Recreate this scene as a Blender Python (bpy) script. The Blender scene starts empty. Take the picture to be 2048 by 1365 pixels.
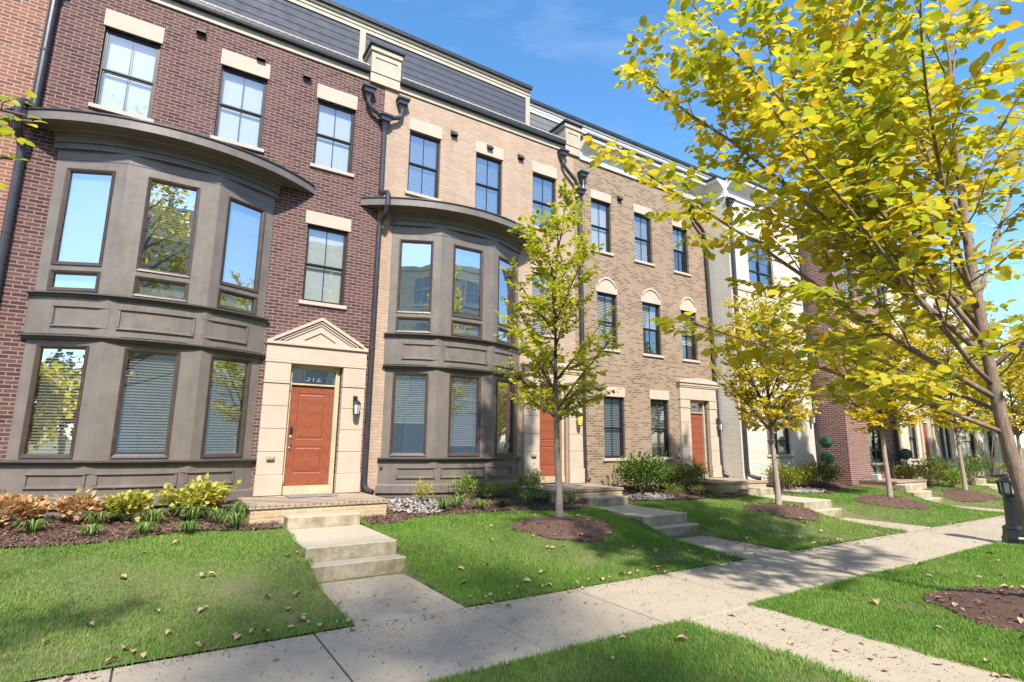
import bpy, math, random
import numpy as np
from mathutils import Vector, Matrix
R = math.radians
rnd = random.Random(7)
scn = bpy.context.scene
C = scn.collection

# ------------------------------------------------------------------ helpers
class MB:
    """collects faces and links them as ONE mesh object"""
    def __init__(s): s.v = []; s.f = []; s.m = []; s.M = None; s.mi = 0; s.sm = False
    def vert(s, p):
        if s.M is not None: p = s.M @ Vector(p)
        s.v.append((p[0], p[1], p[2])); return len(s.v) - 1
    def face(s, pts):
        s.f.append([s.vert(p) for p in pts]); s.m.append(s.mi)
    def box(s, x0, x1, y0, y1, z0, z1):
        i = [s.vert((x, y, z)) for z in (z0, z1) for y in (y0, y1) for x in (x0, x1)]
        for a in ((0, 2, 3, 1), (4, 5, 7, 6), (0, 1, 5, 4), (2, 6, 7, 3), (0, 4, 6, 2), (1, 3, 7, 5)):
            s.f.append([i[k] for k in a]); s.m.append(s.mi)
    def bbox(s, x0, x1, y0, y1, z0, z1, b=.01):
        """box with chamfered edges"""
        X = (x0, x1); Y = (y0, y1); Z = (z0, z1); sg = (1, -1); ids = {}
        for i in (0, 1):
            for j in (0, 1):
                for k in (0, 1):
                    x, y, z = X[i], Y[j], Z[k]; dx, dy, dz = sg[i]*b, sg[j]*b, sg[k]*b
                    ids[i, j, k, 0] = s.vert((x, y+dy, z+dz)); ids[i, j, k, 1] = s.vert((x+dx, y, z+dz)); ids[i, j, k, 2] = s.vert((x+dx, y+dy, z))
        def F(*k): s.f.append([ids[q] for q in k]); s.m.append(s.mi)
        for i in (0, 1): F((i,0,0,0), (i,1,0,0), (i,1,1,0), (i,0,1,0))
        for j in (0, 1): F((0,j,0,1), (1,j,0,1), (1,j,1,1), (0,j,1,1))
        for k in (0, 1): F((0,0,k,2), (1,0,k,2), (1,1,k,2), (0,1,k,2))
        for i in (0, 1):
            for j in (0, 1): F((i,j,0,0), (i,j,1,0), (i,j,1,1), (i,j,0,1))
        for i in (0, 1):
            for k in (0, 1): F((i,0,k,0), (i,1,k,0), (i,1,k,2), (i,0,k,2))
        for j in (0, 1):
            for k in (0, 1): F((0,j,k,1), (1,j,k,1), (1,j,k,2), (0,j,k,2))
        for i in (0, 1):
            for j in (0, 1):
                for k in (0, 1): F((i,j,k,0), (i,j,k,1), (i,j,k,2))
    def ring(s, x0, x1, z0, z1, w, y0, y1, bev=0):
        """rectangular frame in the xz plane: y0 = front, y1 = back; bev: inner edge of the front set back by bev"""
        o = [(x0, z0), (x1, z0), (x1, z1), (x0, z1)]; n = [(x0+w, z0+w), (x1-w, z0+w), (x1-w, z1-w), (x0+w, z1-w)]
        for k in range(4):
            a, b, c, d = o[k], o[(k+1) % 4], n[(k+1) % 4], n[k]
            s.face([(a[0], y0, a[1]), (b[0], y0, b[1]), (c[0], y0+bev, c[1]), (d[0], y0+bev, d[1])])
            s.face([(d[0], y0+bev, d[1]), (c[0], y0+bev, c[1]), (c[0], y1, c[1]), (d[0], y1, d[1])])
            s.face([(a[0], y1, a[1]), (b[0], y1, b[1]), (b[0], y0, b[1]), (a[0], y0, a[1])])
    def tube(s, path, r, n=8, cap=True):
        path = [Vector(p) for p in path]; rs = r if isinstance(r, (list, tuple)) else [r]*len(path)
        prev = None; rings = []
        for i, p in enumerate(path):
            d = (path[min(i+1, len(path)-1)] - path[max(i-1, 0)]).normalized()
            if prev is None:
                u = d.orthogonal().normalized()
            else:
                u = (prev - d*prev.dot(d)); u = u.normalized() if u.length > 1e-6 else d.orthogonal().normalized()
            prev = u; w = d.cross(u)
            rings.append([s.vert(p + (u*math.cos(2*math.pi*k/n) + w*math.sin(2*math.pi*k/n))*rs[i]) for k in range(n)])
        for a, b in zip(rings, rings[1:]):
            for k in range(n):
                s.f.append([a[k], a[(k+1) % n], b[(k+1) % n], b[k]]); s.m.append(s.mi)
        if cap:
            s.f.append(rings[0][::-1]); s.m.append(s.mi); s.f.append(rings[-1]); s.m.append(s.mi)
    def lathe(s, prof, c=(0, 0), n=16, rot=0.):
        rings = []
        for (r, z) in prof:
            rings.append([s.vert((c[0]+r*math.cos(rot+2*math.pi*k/n), c[1]+r*math.sin(rot+2*math.pi*k/n), z)) for k in range(n)])
        for a, b in zip(rings, rings[1:]):
            for k in range(n):
                s.f.append([a[k], a[(k+1) % n], b[(k+1) % n], b[k]]); s.m.append(s.mi)
        s.f.append(rings[0][::-1]); s.m.append(s.mi); s.f.append(rings[-1]); s.m.append(s.mi)
    def sweep(s, path, prof, closed=True):
        """profile list of (out, z) swept along a plan polyline; out = to the right of travel turned -90 (towards -y when going +x)"""
        n = len(path); rows = []
        for i in range(n):
            p = Vector(path[i]).to_2d()
            d0 = (p - Vector(path[i-1]).to_2d()).normalized() if i > 0 else None
            d1 = (Vector(path[i+1]).to_2d() - p).normalized() if i < n-1 else None
            d0 = d0 or d1; d1 = d1 or d0
            n0 = Vector((d0.y, -d0.x)); n1 = Vector((d1.y, -d1.x)); m = (n0 + n1).normalized(); k = 1/max(.3, m.dot(n0))
            rows.append([s.vert((p.x + m.x*o*k, p.y + m.y*o*k, z)) for (o, z) in prof])
        L = len(prof)
        for a, b in zip(rows, rows[1:]):
            for k in range(L if closed else L-1):
                s.f.append([a[k], b[k], b[(k+1) % L], a[(k+1) % L]]); s.m.append(s.mi)
        if closed:
            s.f.append(rows[0]); s.m.append(s.mi); s.f.append(rows[-1][::-1]); s.m.append(s.mi)
    def wall(s, x0, x1, z0, z1, y, holes, depth):
        """wall front in the xz plane with rectangular holes (x0,x1,z0,z1) and reveals going to y+depth"""
        xs = sorted({x0, x1, *[h[0] for h in holes], *[h[1] for h in holes]}); zs = sorted({z0, z1, *[h[2] for h in holes], *[h[3] for h in holes]})
        for a, b in zip(xs, xs[1:]):
            for c, d in zip(zs, zs[1:]):
                mx, mz = (a+b)/2, (c+d)/2
                if any(h[0] < mx < h[1] and h[2] < mz < h[3] for h in holes): continue
                s.face([(a, y, c), (b, y, c), (b, y, d), (a, y, d)])
        e = y + depth
        for (a, b, c, d) in holes:
            s.face([(a, y, c), (a, e, c), (a, e, d), (a, y, d)][::-1]); s.face([(b, y, c), (b, e, c), (b, e, d), (b, y, d)])
            s.face([(a, y, d), (b, y, d), (b, e, d), (a, e, d)][::-1]); s.face([(a, y, c), (b, y, c), (b, e, c), (a, e, c)])
    def build(s, name, mats, parent=None, smooth=False):
        me = bpy.data.meshes.new(name); o = bpy.data.objects.new(name, me); C.objects.link(o)
        off = Vector((0, 0, 0)); p = parent
        while p is not None: off += p.location; p = p.parent
        me.from_pydata([(a-off.x, b-off.y, c-off.z) for a, b, c in s.v], [], s.f)
        for m in (mats if isinstance(mats, (list, tuple)) else [mats]): me.materials.append(m)
        if any(s.m): me.polygons.foreach_set('material_index', s.m)
        if smooth: me.polygons.foreach_set('use_smooth', [True]*len(s.f))
        me.update()
        if parent is not None: o.parent = parent
        return o

def npmesh(name, V, F, mats, parent=None, smooth=False, matidx=None):
    """V (n,3), F (m,k) arrays -> one mesh object"""
    me = bpy.data.meshes.new(name); V = np.asarray(V, np.float32); F = np.asarray(F, np.int32)
    off = Vector((0, 0, 0)); p = parent
    while p is not None: off += p.location; p = p.parent
    V = V - np.array(off, np.float32)
    me.vertices.add(len(V)); me.vertices.foreach_set('co', V.ravel())
    k = F.shape[1]; me.loops.add(F.size); me.loops.foreach_set('vertex_index', F.ravel())
    me.polygons.add(len(F)); me.polygons.foreach_set('loop_start', np.arange(0, F.size, k, dtype=np.int32)); me.polygons.foreach_set('loop_total', np.full(len(F), k, np.int32))
    if matidx is not None: me.polygons.foreach_set('material_index', matidx)
    if smooth: me.polygons.foreach_set('use_smooth', np.ones(len(F), bool))
    for m in (mats if isinstance(mats, (list, tuple)) else [mats]): me.materials.append(m)
    me.update(calc_edges=True)
    o = bpy.data.objects.new(name, me); C.objects.link(o)
    if parent is not None: o.parent = parent
    return o

def tag(o, label=None, cat=None, group=None, kind=None):
    for k, v in (('label', label), ('category', cat), ('group', group), ('kind', kind)):
        if v: o[k] = v
    return o
def thing(name, loc, label, cat, group=None):
    o = bpy.data.objects.new(name, None); C.objects.link(o); o.location = loc; o.empty_display_size = .2
    return tag(o, label, cat, group)

# ------------------------------------------------------------------ materials
class NT:
    def __init__(s, name):
        s.mat = bpy.data.materials.new(name); s.mat.use_nodes = True; s.t = s.mat.node_tree; s.n = s.t.nodes; s.l = s.t.links
        s.bsdf = s.n['Principled BSDF']; s.out = s.n['Material Output']
    def node(s, typ, **kw):
        nd = s.n.new(typ)
        for k, v in kw.items():
            if k.startswith('i_'):
                key = k[2:]; key = int(key) if key.isdigit() else key.replace('_', ' ')
                if isinstance(v, bpy.types.NodeSocket): s.l.new(v, nd.inputs[key])
                else: nd.inputs[key].default_value = v
            else: setattr(nd, k, v)
        return nd
    def coord(s, out='Object'): return s.node('ShaderNodeTexCoord').outputs[out]
    def noise(s, scale, detail=4, rough=.55, vec=None, out='Fac'):
        return s.node('ShaderNodeTexNoise', i_Scale=scale, i_Detail=detail, i_Roughness=rough, i_Vector=vec if vec is not None else s.coord()).outputs[out]
    def ramp(s, fac, stops, interp='LINEAR'):
        nd = s.node('ShaderNodeValToRGB', i_Fac=fac); nd.color_ramp.interpolation = interp; e = nd.color_ramp.elements
        while len(e) < len(stops): e.new(.5)
        for el, (p, c) in zip(e, stops):
            el.position = p; el.color = (c if isinstance(c, (list, tuple)) else (c, c, c)) + ((1,) if not isinstance(c, (list, tuple)) or len(c) == 3 else ())
        return nd.outputs['Color']
    def mix(s, fac, a, b, mode='MIX'):
        nd = s.node('ShaderNodeMix', data_type='RGBA', blend_type=mode)
        for k, v in ((0, fac), (6, a), (7, b)):
            if isinstance(v, bpy.types.NodeSocket): s.l.new(v, nd.inputs[k])
            else: nd.inputs[k].default_value = v if k == 0 else tuple(v) + (1,)
        return nd.outputs[2]
    def math(s, op, a, b=0.):
        nd = s.node('ShaderNodeMath', operation=op)
        for k, v in ((0, a), (1, b)):
            if isinstance(v, bpy.types.NodeSocket): s.l.new(v, nd.inputs[k])
            else: nd.inputs[k].default_value = v
        return nd.outputs[0]
    def set(s, **kw):
        for k, v in kw.items():
            k = k.replace('_', ' ')
            if isinstance(v, bpy.types.NodeSocket): s.l.new(v, s.bsdf.inputs[k])
            else: s.bsdf.inputs[k].default_value = v if not (isinstance(v, tuple) and len(v) == 3) else v + (1,)
        return s
    def bump(s, h, strength=.3, dist=.01):
        s.l.new(s.node('ShaderNodeBump', i_Height=h, i_Strength=strength, i_Distance=dist).outputs[0], s.bsdf.inputs['Normal']); return s

def paint(name, col, rough=.5, var=.12, scale=3., metallic=0., spec=.5, bump=True, streak=0.):
    """painted or plain surface with slight weathering"""
    t = NT(name); n = t.noise(scale, 6, .65); d = tuple(c*(1-var*2) for c in col); l = tuple(min(1, c*(1+var)) for c in col)
    c = t.ramp(n, [(.25, d), (.75, l)])
    if streak:
        sv = t.node('ShaderNodeVectorMath', operation='MULTIPLY', i_0=t.coord(), i_1=(7, 7, .5)).outputs[0]; c = t.mix(t.ramp(t.noise(1., 5, .7, sv), [(.45, .0), (.72, streak)]), c, tuple(min(1, x*1.55+.02) for x in col))
        sv2 = t.node('ShaderNodeVectorMath', operation='MULTIPLY', i_0=t.coord(), i_1=(11, 11, .8)).outputs[0]; c = t.mix(t.ramp(t.noise(1., 4, .7, sv2), [(.55, .0), (.78, streak)]), c, tuple(x*.55 for x in col))
        c = t.mix(t.ramp(t.noise(75, 2, .6), [(.62, .0), (.72, streak*.8)]), c, tuple(min(1, x*1.7) for x in col))
    t.set(Base_Color=c, Roughness=t.ramp(t.noise(scale*4), [(.3, rough*.8), (.8, min(1, rough*1.2))]), Metallic=metallic)
    t.bsdf.inputs['Specular IOR Level'].default_value = spec
    if bump: t.bump(t.noise(60, 3), .08, .004)
    return t.mat

def brick(name, stops, mortar, rough=.9, w=.213, h=.0698, msize=.010, cluster=0., bumps=.5):
    """running-bond brick; stops = ramp of the colours single bricks take"""
    t = NT(name); sep = t.node('ShaderNodeSeparateXYZ', i_0=t.coord()); u = t.math('ADD', sep.outputs[0], sep.outputs[1])
    vec = t.node('ShaderNodeCombineXYZ', i_0=u, i_1=sep.outputs[2]).outputs[0]
    wob = t.node('ShaderNodeVectorMath', operation='SCALE', i_0=t.noise(14, 2, .5, out='Color')); wob.inputs['Scale'].default_value = .006
    vec2 = t.node('ShaderNodeVectorMath', operation='ADD', i_0=vec, i_1=wob.outputs[0]).outputs[0]
    b = t.node('ShaderNodeTexBrick', offset=.5, i_Vector=vec2, i_Color1=(0, 0, 0, 1), i_Color2=(1, 1, 1, 1), i_Mortar=(.5, .5, .5, 1), i_Scale=1., i_Mortar_Size=msize, i_Mortar_Smooth=.25, i_Bias=0., i_Brick_Width=w, i_Row_Height=h)
    rv = b.outputs['Color']
    if cluster:   # dark bricks gather in loose horizontal runs
        cn = t.noise(1., 2, .5, vec=t.node('ShaderNodeVectorMath', operation='MULTIPLY', i_0=vec, i_1=(2.2, 7, 1)).outputs[0])
        rv = t.math('ADD', t.math('MULTIPLY', rv, 1-cluster), t.math('MULTIPLY', cn, cluster))
    col = t.ramp(rv, stops); n = t.noise(9, 6, .7); n2 = t.noise(90, 3, .7)
    col = t.mix(t.ramp(n, [(.3, .0), (.75, .35)]), col, tuple(c*.72 for c in stops[len(stops)//2][1]))
    col = t.mix(t.ramp(n2, [(.35, .0), (.7, .4)]), col, tuple(min(1, c*1.4) for c in stops[-1][1]))
    sv = t.node('ShaderNodeVectorMath', operation='MULTIPLY', i_0=t.coord(), i_1=(3.2, 3.2, .35)).outputs[0]; wst = tuple(c*.62 for c in stops[len(stops)//2][1])
    col = t.mix(t.ramp(t.noise(1., 6, .7, sv), [(.46, .0), (.75, .5)]), col, wst); col = t.mix(t.ramp(t.noise(.45, 4, .6), [(.4, .0), (.7, .28)]), col, tuple(min(1, c*1.35) for c in stops[-1][1]))
    fm = b.outputs['Fac']; mc = t.mix(t.noise(20, 4), tuple(c*.8 for c in mortar), tuple(min(1, c*1.12) for c in mortar))
    z = t.node('ShaderNodeMapRange', i_Value=sep.outputs[2], i_From_Min=.5, i_From_Max=1.3, i_To_Min=.0, i_To_Max=1.)
    col = t.mix(fm, col, mc)
    t.set(Base_Color=col, Roughness=rough); t.bsdf.inputs['Specular IOR Level'].default_value = .25
    hgt = t.math('SUBTRACT', t.math('MULTIPLY', n2, .35), fm); t.bump(hgt, bumps, .012); return t.mat

M = {}
M['brick_brown'] = brick('brown_brick', [(.0, (.024, .015, .020)), (.36, (.042, .024, .028)), (.42, (.088, .042, .039)), (.7, (.126, .066, .059)), (1., (.115, .063, .062))], (.27, .185, .16), cluster=.3)
M['brick_red'] = brick('red_brick', [(.0, (.045, .026, .03)), (.22, (.065, .034, .034)), (.3, (.19, .058, .042)), (.65, (.235, .088, .060)), (1., (.26, .14, .10))], (.40, .30, .24), cluster=.2)
M['brick_peach'] = brick('peach_brick', [(.0, (.345, .232, .165)), (.5, (.415, .288, .208)), (1., (.465, .345, .26))], (.44, .335, .26), h=.0698, bumps=.9)
M['brick_tan'] = brick('tan_brick', [(.0, (.075, .05, .042)), (.40, (.085, .056, .042)), (.44, (.225, .150, .098)), (.7, (.275, .192, .130)), (1., (.33, .245, .172))], (.37, .29, .21), cluster=.35)
M['brick_white'] = brick('white_brick', [(.0, (.58, .53, .45)), (1., (.68, .63, .545))], (.48, .44, .375), bumps=.6)
M['brick_plum'] = brick('plum_brick', [(.0, (.055, .028, .035)), (.4, (.12, .05, .055)), (1., (.20, .095, .085))], (.45, .34, .30))
M['brick_porch'] = brick('porch_brick', [(.0, (.30, .19, .11)), (.5, (.42, .29, .17)), (1., (.52, .39, .25))], (.50, .42, .30), h=.067)
M['brick_paving'] = brick('worn_porch_paving', [(.0, (.16, .12, .09)), (.5, (.27, .205, .15)), (1., (.40, .31, .22))], (.33, .28, .22), h=.067)
M['stone_blend'] = brick('blended_stone', [(.0, (.36, .27, .20)), (.5, (.55, .45, .35)), (1., (.68, .60, .49))], (.60, .52, .42), w=.30, h=.12, cluster=.1)

def stone(name, col, dirty=.25):
    t = NT(name); n = t.noise(2.3, 7, .7); g = t.noise(160, 2, .6); c = t.ramp(n, [(.25, tuple(x*.82 for x in col)), (.7, col)])
    sep = t.node('ShaderNodeSeparateXYZ', i_0=t.coord())
    c = t.mix(t.ramp(g, [(.35, .0), (.75, dirty)]), c, tuple(x*.75 for x in col)); t.set(Base_Color=c, Roughness=.85); t.bump(g, .12, .004); return t.mat
M['cast_stone'] = stone('cast_stone', (.52, .425, .335))
M['lintel_stone'] = stone('lintel_stone', (.53, .44, .355))
M['cream_trim'] = paint('cream_trim', (.46, .395, .30), .6)
M['cream_frame'] = paint('cream_door_frame', (.55, .45, .29), .5)
M['white_trim'] = paint('white_trim', (.76, .72, .66), .55, .06)
M['taupe'] = paint('taupe_paint', (.168, .143, .124), .42, .14, 2., streak=.20)
M['taupe_dark'] = paint('dark_taupe_paint', (.085, .074, .068), .42, .12, 2., streak=.2)
M['bronze'] = paint('bronze_frame', (.070, .046, .036), .38, .2, 6.)
M['black_frame'] = paint('black_window_frame', (.030, .025, .026), .4, .15, 6.)
M['spout'] = paint('dark_bronze_downspout', (.040, .037, .043), .32, .2, 5., spec=.7)
M['roof_metal'] = paint('dark_roof_edge', (.035, .034, .040), .4, .2, 4.)
M['bay_roof'] = paint('bay_roof_metal', (.055, .056, .066), .4, .15, 4.)
M['slate_siding'] = paint('slate_siding', (.058, .064, .088), .75, .05, 1., bump=False)
M['pale_siding'] = paint('pale_siding', (.15, .16, .165), .7, .05, 1., bump=False)
M['vent'] = paint('brown_vent', (.085, .055, .055), .5)
M['vent_dark'] = paint('dark_vent', (.045, .035, .034), .5)
M['black_metal'] = paint('black_cast_metal', (.020, .022, .026), .35, .25, 6., spec=.6)
M['joint'] = paint('dark_joint', (.07, .06, .05), .95)
M['steel'] = paint('brushed_steel', (.45, .43, .40), .35, .2, 20., metallic=.9)
M['grey_box'] = paint('grey_outlet_box', (.36, .33, .27), .5)
M['blind'] = paint('white_blind', (.54, .55, .55), .6, .04)
M['blind_grey'] = paint('grey_blue_blind', (.23, .25, .28), .6, .05)
M['etched'] = paint('etched_glass_number', (.20, .235, .25), .6, .05)
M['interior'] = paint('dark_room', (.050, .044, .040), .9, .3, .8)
M['mat_rug'] = paint('grey_doormat', (.26, .25, .25), .95, .35, 30.)
M['asphalt'] = paint('asphalt', (.055, .054, .053), .9, .3, 8.)
M['kerb'] = stone('kerb_concrete', (.50, .46, .40))
M['opp_stone'] = brick('opposite_stone', [(.0, (.66, .54, .38)), (.5, (.80, .69, .51)), (1., (.85, .77, .61))], (.74, .65, .5), w=.36, h=.13)

def lampglass():
    t = NT('frosted_lamp_glass'); t.set(Base_Color=(.72, .72, .70), Roughness=.35); t.bsdf.inputs['Transmission Weight'].default_value = .25; return t.mat
M['lamp_glass'] = lampglass()
def litglass():
    t = NT('lit_lamp_glass'); t.set(Base_Color=(.85, .55, .12), Roughness=.4); t.bsdf.inputs['Emission Color'].default_value = (1., .50, .05, 1); t.bsdf.inputs['Emission Strength'].default_value = .45; return t.mat
M['lit_glass'] = litglass()
M['opp_glass'] = paint('pale_window_glass', (.42, .47, .50), .2, .1)

def glass(name, refl, tint=(.86, .90, .88), wav=.0035):
    t = NT(name); g = t.node('ShaderNodeBsdfGlossy', i_Color=(.95, .97, 1, 1), i_Roughness=.0)
    bn = t.node('ShaderNodeBump', i_Height=t.noise(1.6, 1, .4), i_Strength=.6, i_Distance=wav*4)
    t.l.new(bn.outputs[0], g.inputs['Normal'])
    tr = t.node('ShaderNodeBsdfTransparent', i_Color=tint + (1,))
    ior = t.math('SUBTRACT', 1.5, t.math('MULTIPLY', t.node('ShaderNodeNewGeometry').outputs['Backfacing'], .8333)); fr = t.node('ShaderNodeFresnel', i_IOR=ior); f = t.math('ADD', t.math('MULTIPLY', fr.outputs[0], 1-refl), refl)
    mx = t.node('ShaderNodeMixShader', i_0=f, i_1=tr.outputs[0], i_2=g.outputs[0]); t.l.new(mx.outputs[0], t.out.inputs[0]); return t.mat
M['glass'] = glass('window_glass', .22, wav=.001)
M['glass_sky'] = glass('sky_facing_glass', .34, wav=.001)
M['glass_bay'] = glass('coated_bay_glass', .56, wav=.0012)

def door_mat():
    t = NT('stained_door'); vec = t.node('ShaderNodeVectorMath', operation='MULTIPLY', i_0=t.coord(), i_1=(16, 16, 1.4)).outputs[0]
    w = t.node('ShaderNodeTexWave', wave_type='RINGS', i_Vector=vec, i_Scale=1.1, i_Distortion=5., i_Detail=3.).outputs['Fac']
    c = t.ramp(w, [(.2, (.230, .060, .028)), (.7, (.275, .078, .037)), (1., (.255, .070, .033))]); t.set(Base_Color=c, Roughness=.42); t.bump(w, .12, .003); return t.mat
M['door'] = door_mat()

def concrete(name, col, stain, moss=None, mossamt=.0):
    t = NT(name); n = t.noise(1.1, 8, .68); g = t.noise(120, 3, .7); b = t.noise(5.5, 5, .75)
    c = t.ramp(n, [(.28, tuple(x*.80 for x in col)), (.52, col), (.8, tuple(min(1, x*1.08) for x in col))])
    c = t.mix(t.ramp(b, [(.52, .0), (.72, stain)]), c, tuple(x*.55 for x in col))
    ri = t.node('ShaderNodeNewGeometry').outputs['Random Per Island']; c = t.mix(t.ramp(ri, [(.0, .0), (1., .30)]), c, (col[0]*.74, col[1]*.76, col[2]*.80))
    c = t.mix(t.ramp(t.noise(.55, 6, .75), [(.48, .0), (.66, .38)]), c, (col[0]*.58, col[1]*.55, col[2]*.52))
    c = t.mix(t.ramp(g, [(.35, .0), (.72, .35)]), c, tuple(x*.68 for x in col))
    v = t.node('ShaderNodeTexVoronoi', i_Scale=17., i_Vector=t.coord()).outputs['Distance']
    c = t.mix(t.ramp(v, [(.0, .35), (.06, .0)]), c, (.17, .12, .08))
    if moss:
        nz = t.node('ShaderNodeSeparateXYZ', i_0=t.node('ShaderNodeNewGeometry').outputs['Normal']).outputs[2]
        side = t.ramp(t.math('ABSOLUTE', nz), [(.2, 1.), (.9, .12)]); mn = t.ramp(t.noise(3.5, 7, .75), [(.35, .0), (.62, mossamt)])
        c = t.mix(t.math('MULTIPLY', side, mn), c, moss)
    t.set(Base_Color=c, Roughness=.92); t.bsdf.inputs['Specular IOR Level'].default_value = .2; t.bump(g, .2, .004); return t.mat
M['walk'] = concrete('pale_concrete', (.46, .392, .300), .42)
M['step'] = concrete('weathered_step_concrete', (.53, .465, .36), .5, (.19, .155, .075), .85)

def soil(name, stops, scale, bump=.6):
    t = NT(name); n = t.noise(scale, 8, .75); n2 = t.noise(scale*.12, 4, .6); c = t.ramp(n, stops)
    c = t.mix(t.ramp(n2, [(.45, .0), (.8, .3)]), c, stops[-1][1]); t.set(Base_Color=c, Roughness=.95); t.bump(n, bump, .03); return t.mat
M['turf'] = soil('turf_soil', [(.25, (.07, .090, .030)), (.5, (.13, .140, .050)), (.8, (.26, .22, .12))], 40)
M['mulch'] = soil('bark_mulch', [(.3, (0.049, 0.025, 0.019)), (.55, (0.128, 0.070, 0.052)), (.8, (0.247, 0.146, 0.111))], 45, .9)
M['dirt'] = soil('bare_earth', [(.3, (.10, .08, .05)), (.7, (.22, .17, .10))], 20)

def isl(name, stops, rough=.8, trans=0., clump=0., scale=1.2, bumps=0, interp='LINEAR', tr_gain=1.5):
    """each loose piece of the mesh (leaf, blade, chip) takes its own colour"""
    t = NT(name); r = t.node('ShaderNodeNewGeometry').outputs['Random Per Island']
    if clump: r = t.math('ADD', t.math('MULTIPLY', r, 1-clump), t.math('MULTIPLY', t.ramp(t.noise(scale, 3, .6), [(.28, .0), (.72, 1.)]), clump))
    c = t.ramp(r, stops, interp)
    if name == 'grass_blades':
        c = t.mix(t.ramp(t.noise(3.6, 5, .7), [(.58, .0), (.76, .34)]), c, (.42, .40, .16)); c = t.mix(t.ramp(t.noise(.9, 4, .6), [(.45, .0), (.7, .4)]), c, (.25, .40, .06)); c = t.mix(t.ramp(t.noise(2.1, 3, .6), [(.50, .0), (.72, .5)]), c, (.09, .24, .05))
    n = t.noise(30, 3, .6); c = t.mix(t.ramp(n, [(.3, .0), (.8, .3)]), c, tuple(x*.7 for x in stops[len(stops)//2][1]))
    t.set(Base_Color=c, Roughness=rough); t.bsdf.inputs['Specular IOR Level'].default_value = .3
    if trans:
        tc = t.mix(1., c, (tr_gain, tr_gain, tr_gain*.7), 'MULTIPLY'); td = t.node('ShaderNodeBsdfTranslucent', i_Color=tc)
        mx = t.node('ShaderNodeMixShader', i_0=trans, i_1=t.bsdf.outputs[0], i_2=td.outputs[0]); t.l.new(mx.outputs[0], t.out.inputs[0])
    return t.mat
G1, G2, G3, Y1, Y2, O1, B1 = (.130, .220, .025), (.250, .340, .030), (.410, .430, .035), (.570, .500, .040), (.680, .470, .035), (.500, .230, .028), (.200, .095, .035)
M['leaf_big'] = isl('elm_leaves', [(.0, G1), (.20, G2), (.42, G3), (.60, Y1), (.80, Y2), (.94, Y2), (.98, O1), (1., B1)], .5, .46, .5, .9)
M['leaf_green'] = isl('young_elm_leaves', [(.0, (.125, .215, .024)), (.15, (.24, .33, .03)), (.42, (.40, .43, .035)), (.72, (.56, .51, .04)), (.90, (.66, .48, .035)), (.97, (.50, .23, .03)), (1., (.22, .10, .04))], .5, .45, .35, 1.6)
M['leaf_gold'] = isl('golden_elm_leaves', [(.0, (0.223, 0.314, 0.024)), (.25, (0.381, 0.402, 0.030)), (.5, (0.537, 0.469, 0.030)), (.80, (0.649, 0.458, 0.030)), (.92, (0.670, 0.381, 0.030)), (1., O1)], .5, .45, .45, 1.4)
M['leaf_far'] = isl('distant_leaves', [(.0, (.03, .06, .02)), (.5, (.08, .12, .03)), (1., (.2, .19, .03))], .7, .3, .5, .5)
M['leaf_hydr'] = isl('hydrangea_leaves', [(.0, (0.216, 0.294, 0.039)), (.4, (0.412, 0.441, 0.069)), (.72, (0.549, 0.451, 0.118)), (.9, (0.568, 0.353, 0.167)), (1., (0.490, 0.245, 0.137))], .6, .3, .4, 3.)
M['leaf_pink'] = isl('pink_hydrangea_leaves', [(.0, (0.392, 0.412, 0.098)), (.35, (0.568, 0.412, 0.176)), (.7, (0.568, 0.304, 0.216)), (1., (0.539, 0.186, 0.186))], .6, .3, .4, 4.)
M['leaf_nandina'] = isl('nandina_leaves', [(.0, (0.085, 0.203, 0.030)), (.55, (0.195, 0.338, 0.043)), (.85, (0.338, 0.389, 0.068)), (1., (0.423, 0.203, 0.068))], .5, .35)
M['leaf_laurel'] = isl('laurel_leaves', [(.0, (0.044, 0.101, 0.021)), (.6, (0.091, 0.175, 0.034)), (.9, (0.175, 0.254, 0.044)), (1., (0.350, 0.333, 0.044))], .35, .2)
M['leaf_laurel_y'] = isl('yellowing_laurel_leaves', [(.0, (0.056, 0.119, 0.021)), (.45, (0.154, 0.210, 0.025)), (.75, (0.350, 0.308, 0.028)), (1., (0.406, 0.252, 0.035))], .4, .25, .4, 3.)
M['leaf_lily'] = isl('liriope_blades', [(.0, (0.081, 0.163, 0.049)), (.6, (0.163, 0.276, 0.081)), (.9, (0.341, 0.390, 0.106)), (1., (0.455, 0.390, 0.146))], .5, .3)
M['leaf_topiary'] = isl('topiary_leaves', [(.0, (0.024, 0.096, 0.072)), (.6, (0.056, 0.176, 0.128)), (1., (0.128, 0.272, 0.192))], .6)
M['leaf_fallen'] = isl('fallen_leaves', [(.0, (0.163, 0.081, 0.044)), (.3, (0.325, 0.175, 0.094)), (.6, (0.450, 0.300, 0.200)), (.85, (0.525, 0.263, 0.075)), (1., (0.625, 0.450, 0.100))], .8)
M['litter'] = isl('leaf_crumbs', [(.0, (.055, .035, .025)), (.6, (.16, .09, .06)), (1., (.33, .22, .13))], .9)
M['chips'] = isl('mulch_chips', [(.0, (0.045, 0.024, 0.020)), (.5, (0.125, 0.071, 0.056)), (.85, (0.215, 0.133, 0.105)), (1., (0.341, 0.233, 0.172))], .95)
M['pebble'] = isl('river_pebbles', [(.0, (.15, .14, .135)), (.5, (.30, .27, .25)), (1., (.46, .42, .37))], .75)
M['grass'] = isl('grass_blades', [(.0, (.085, .205, .032)), (.40, (.160, .310, .050)), (.70, (.255, .390, .080)), (.88, (.380, .430, .15)), (1., (.56, .48, .28))], .6, .45, .45, 1.3)

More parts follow.
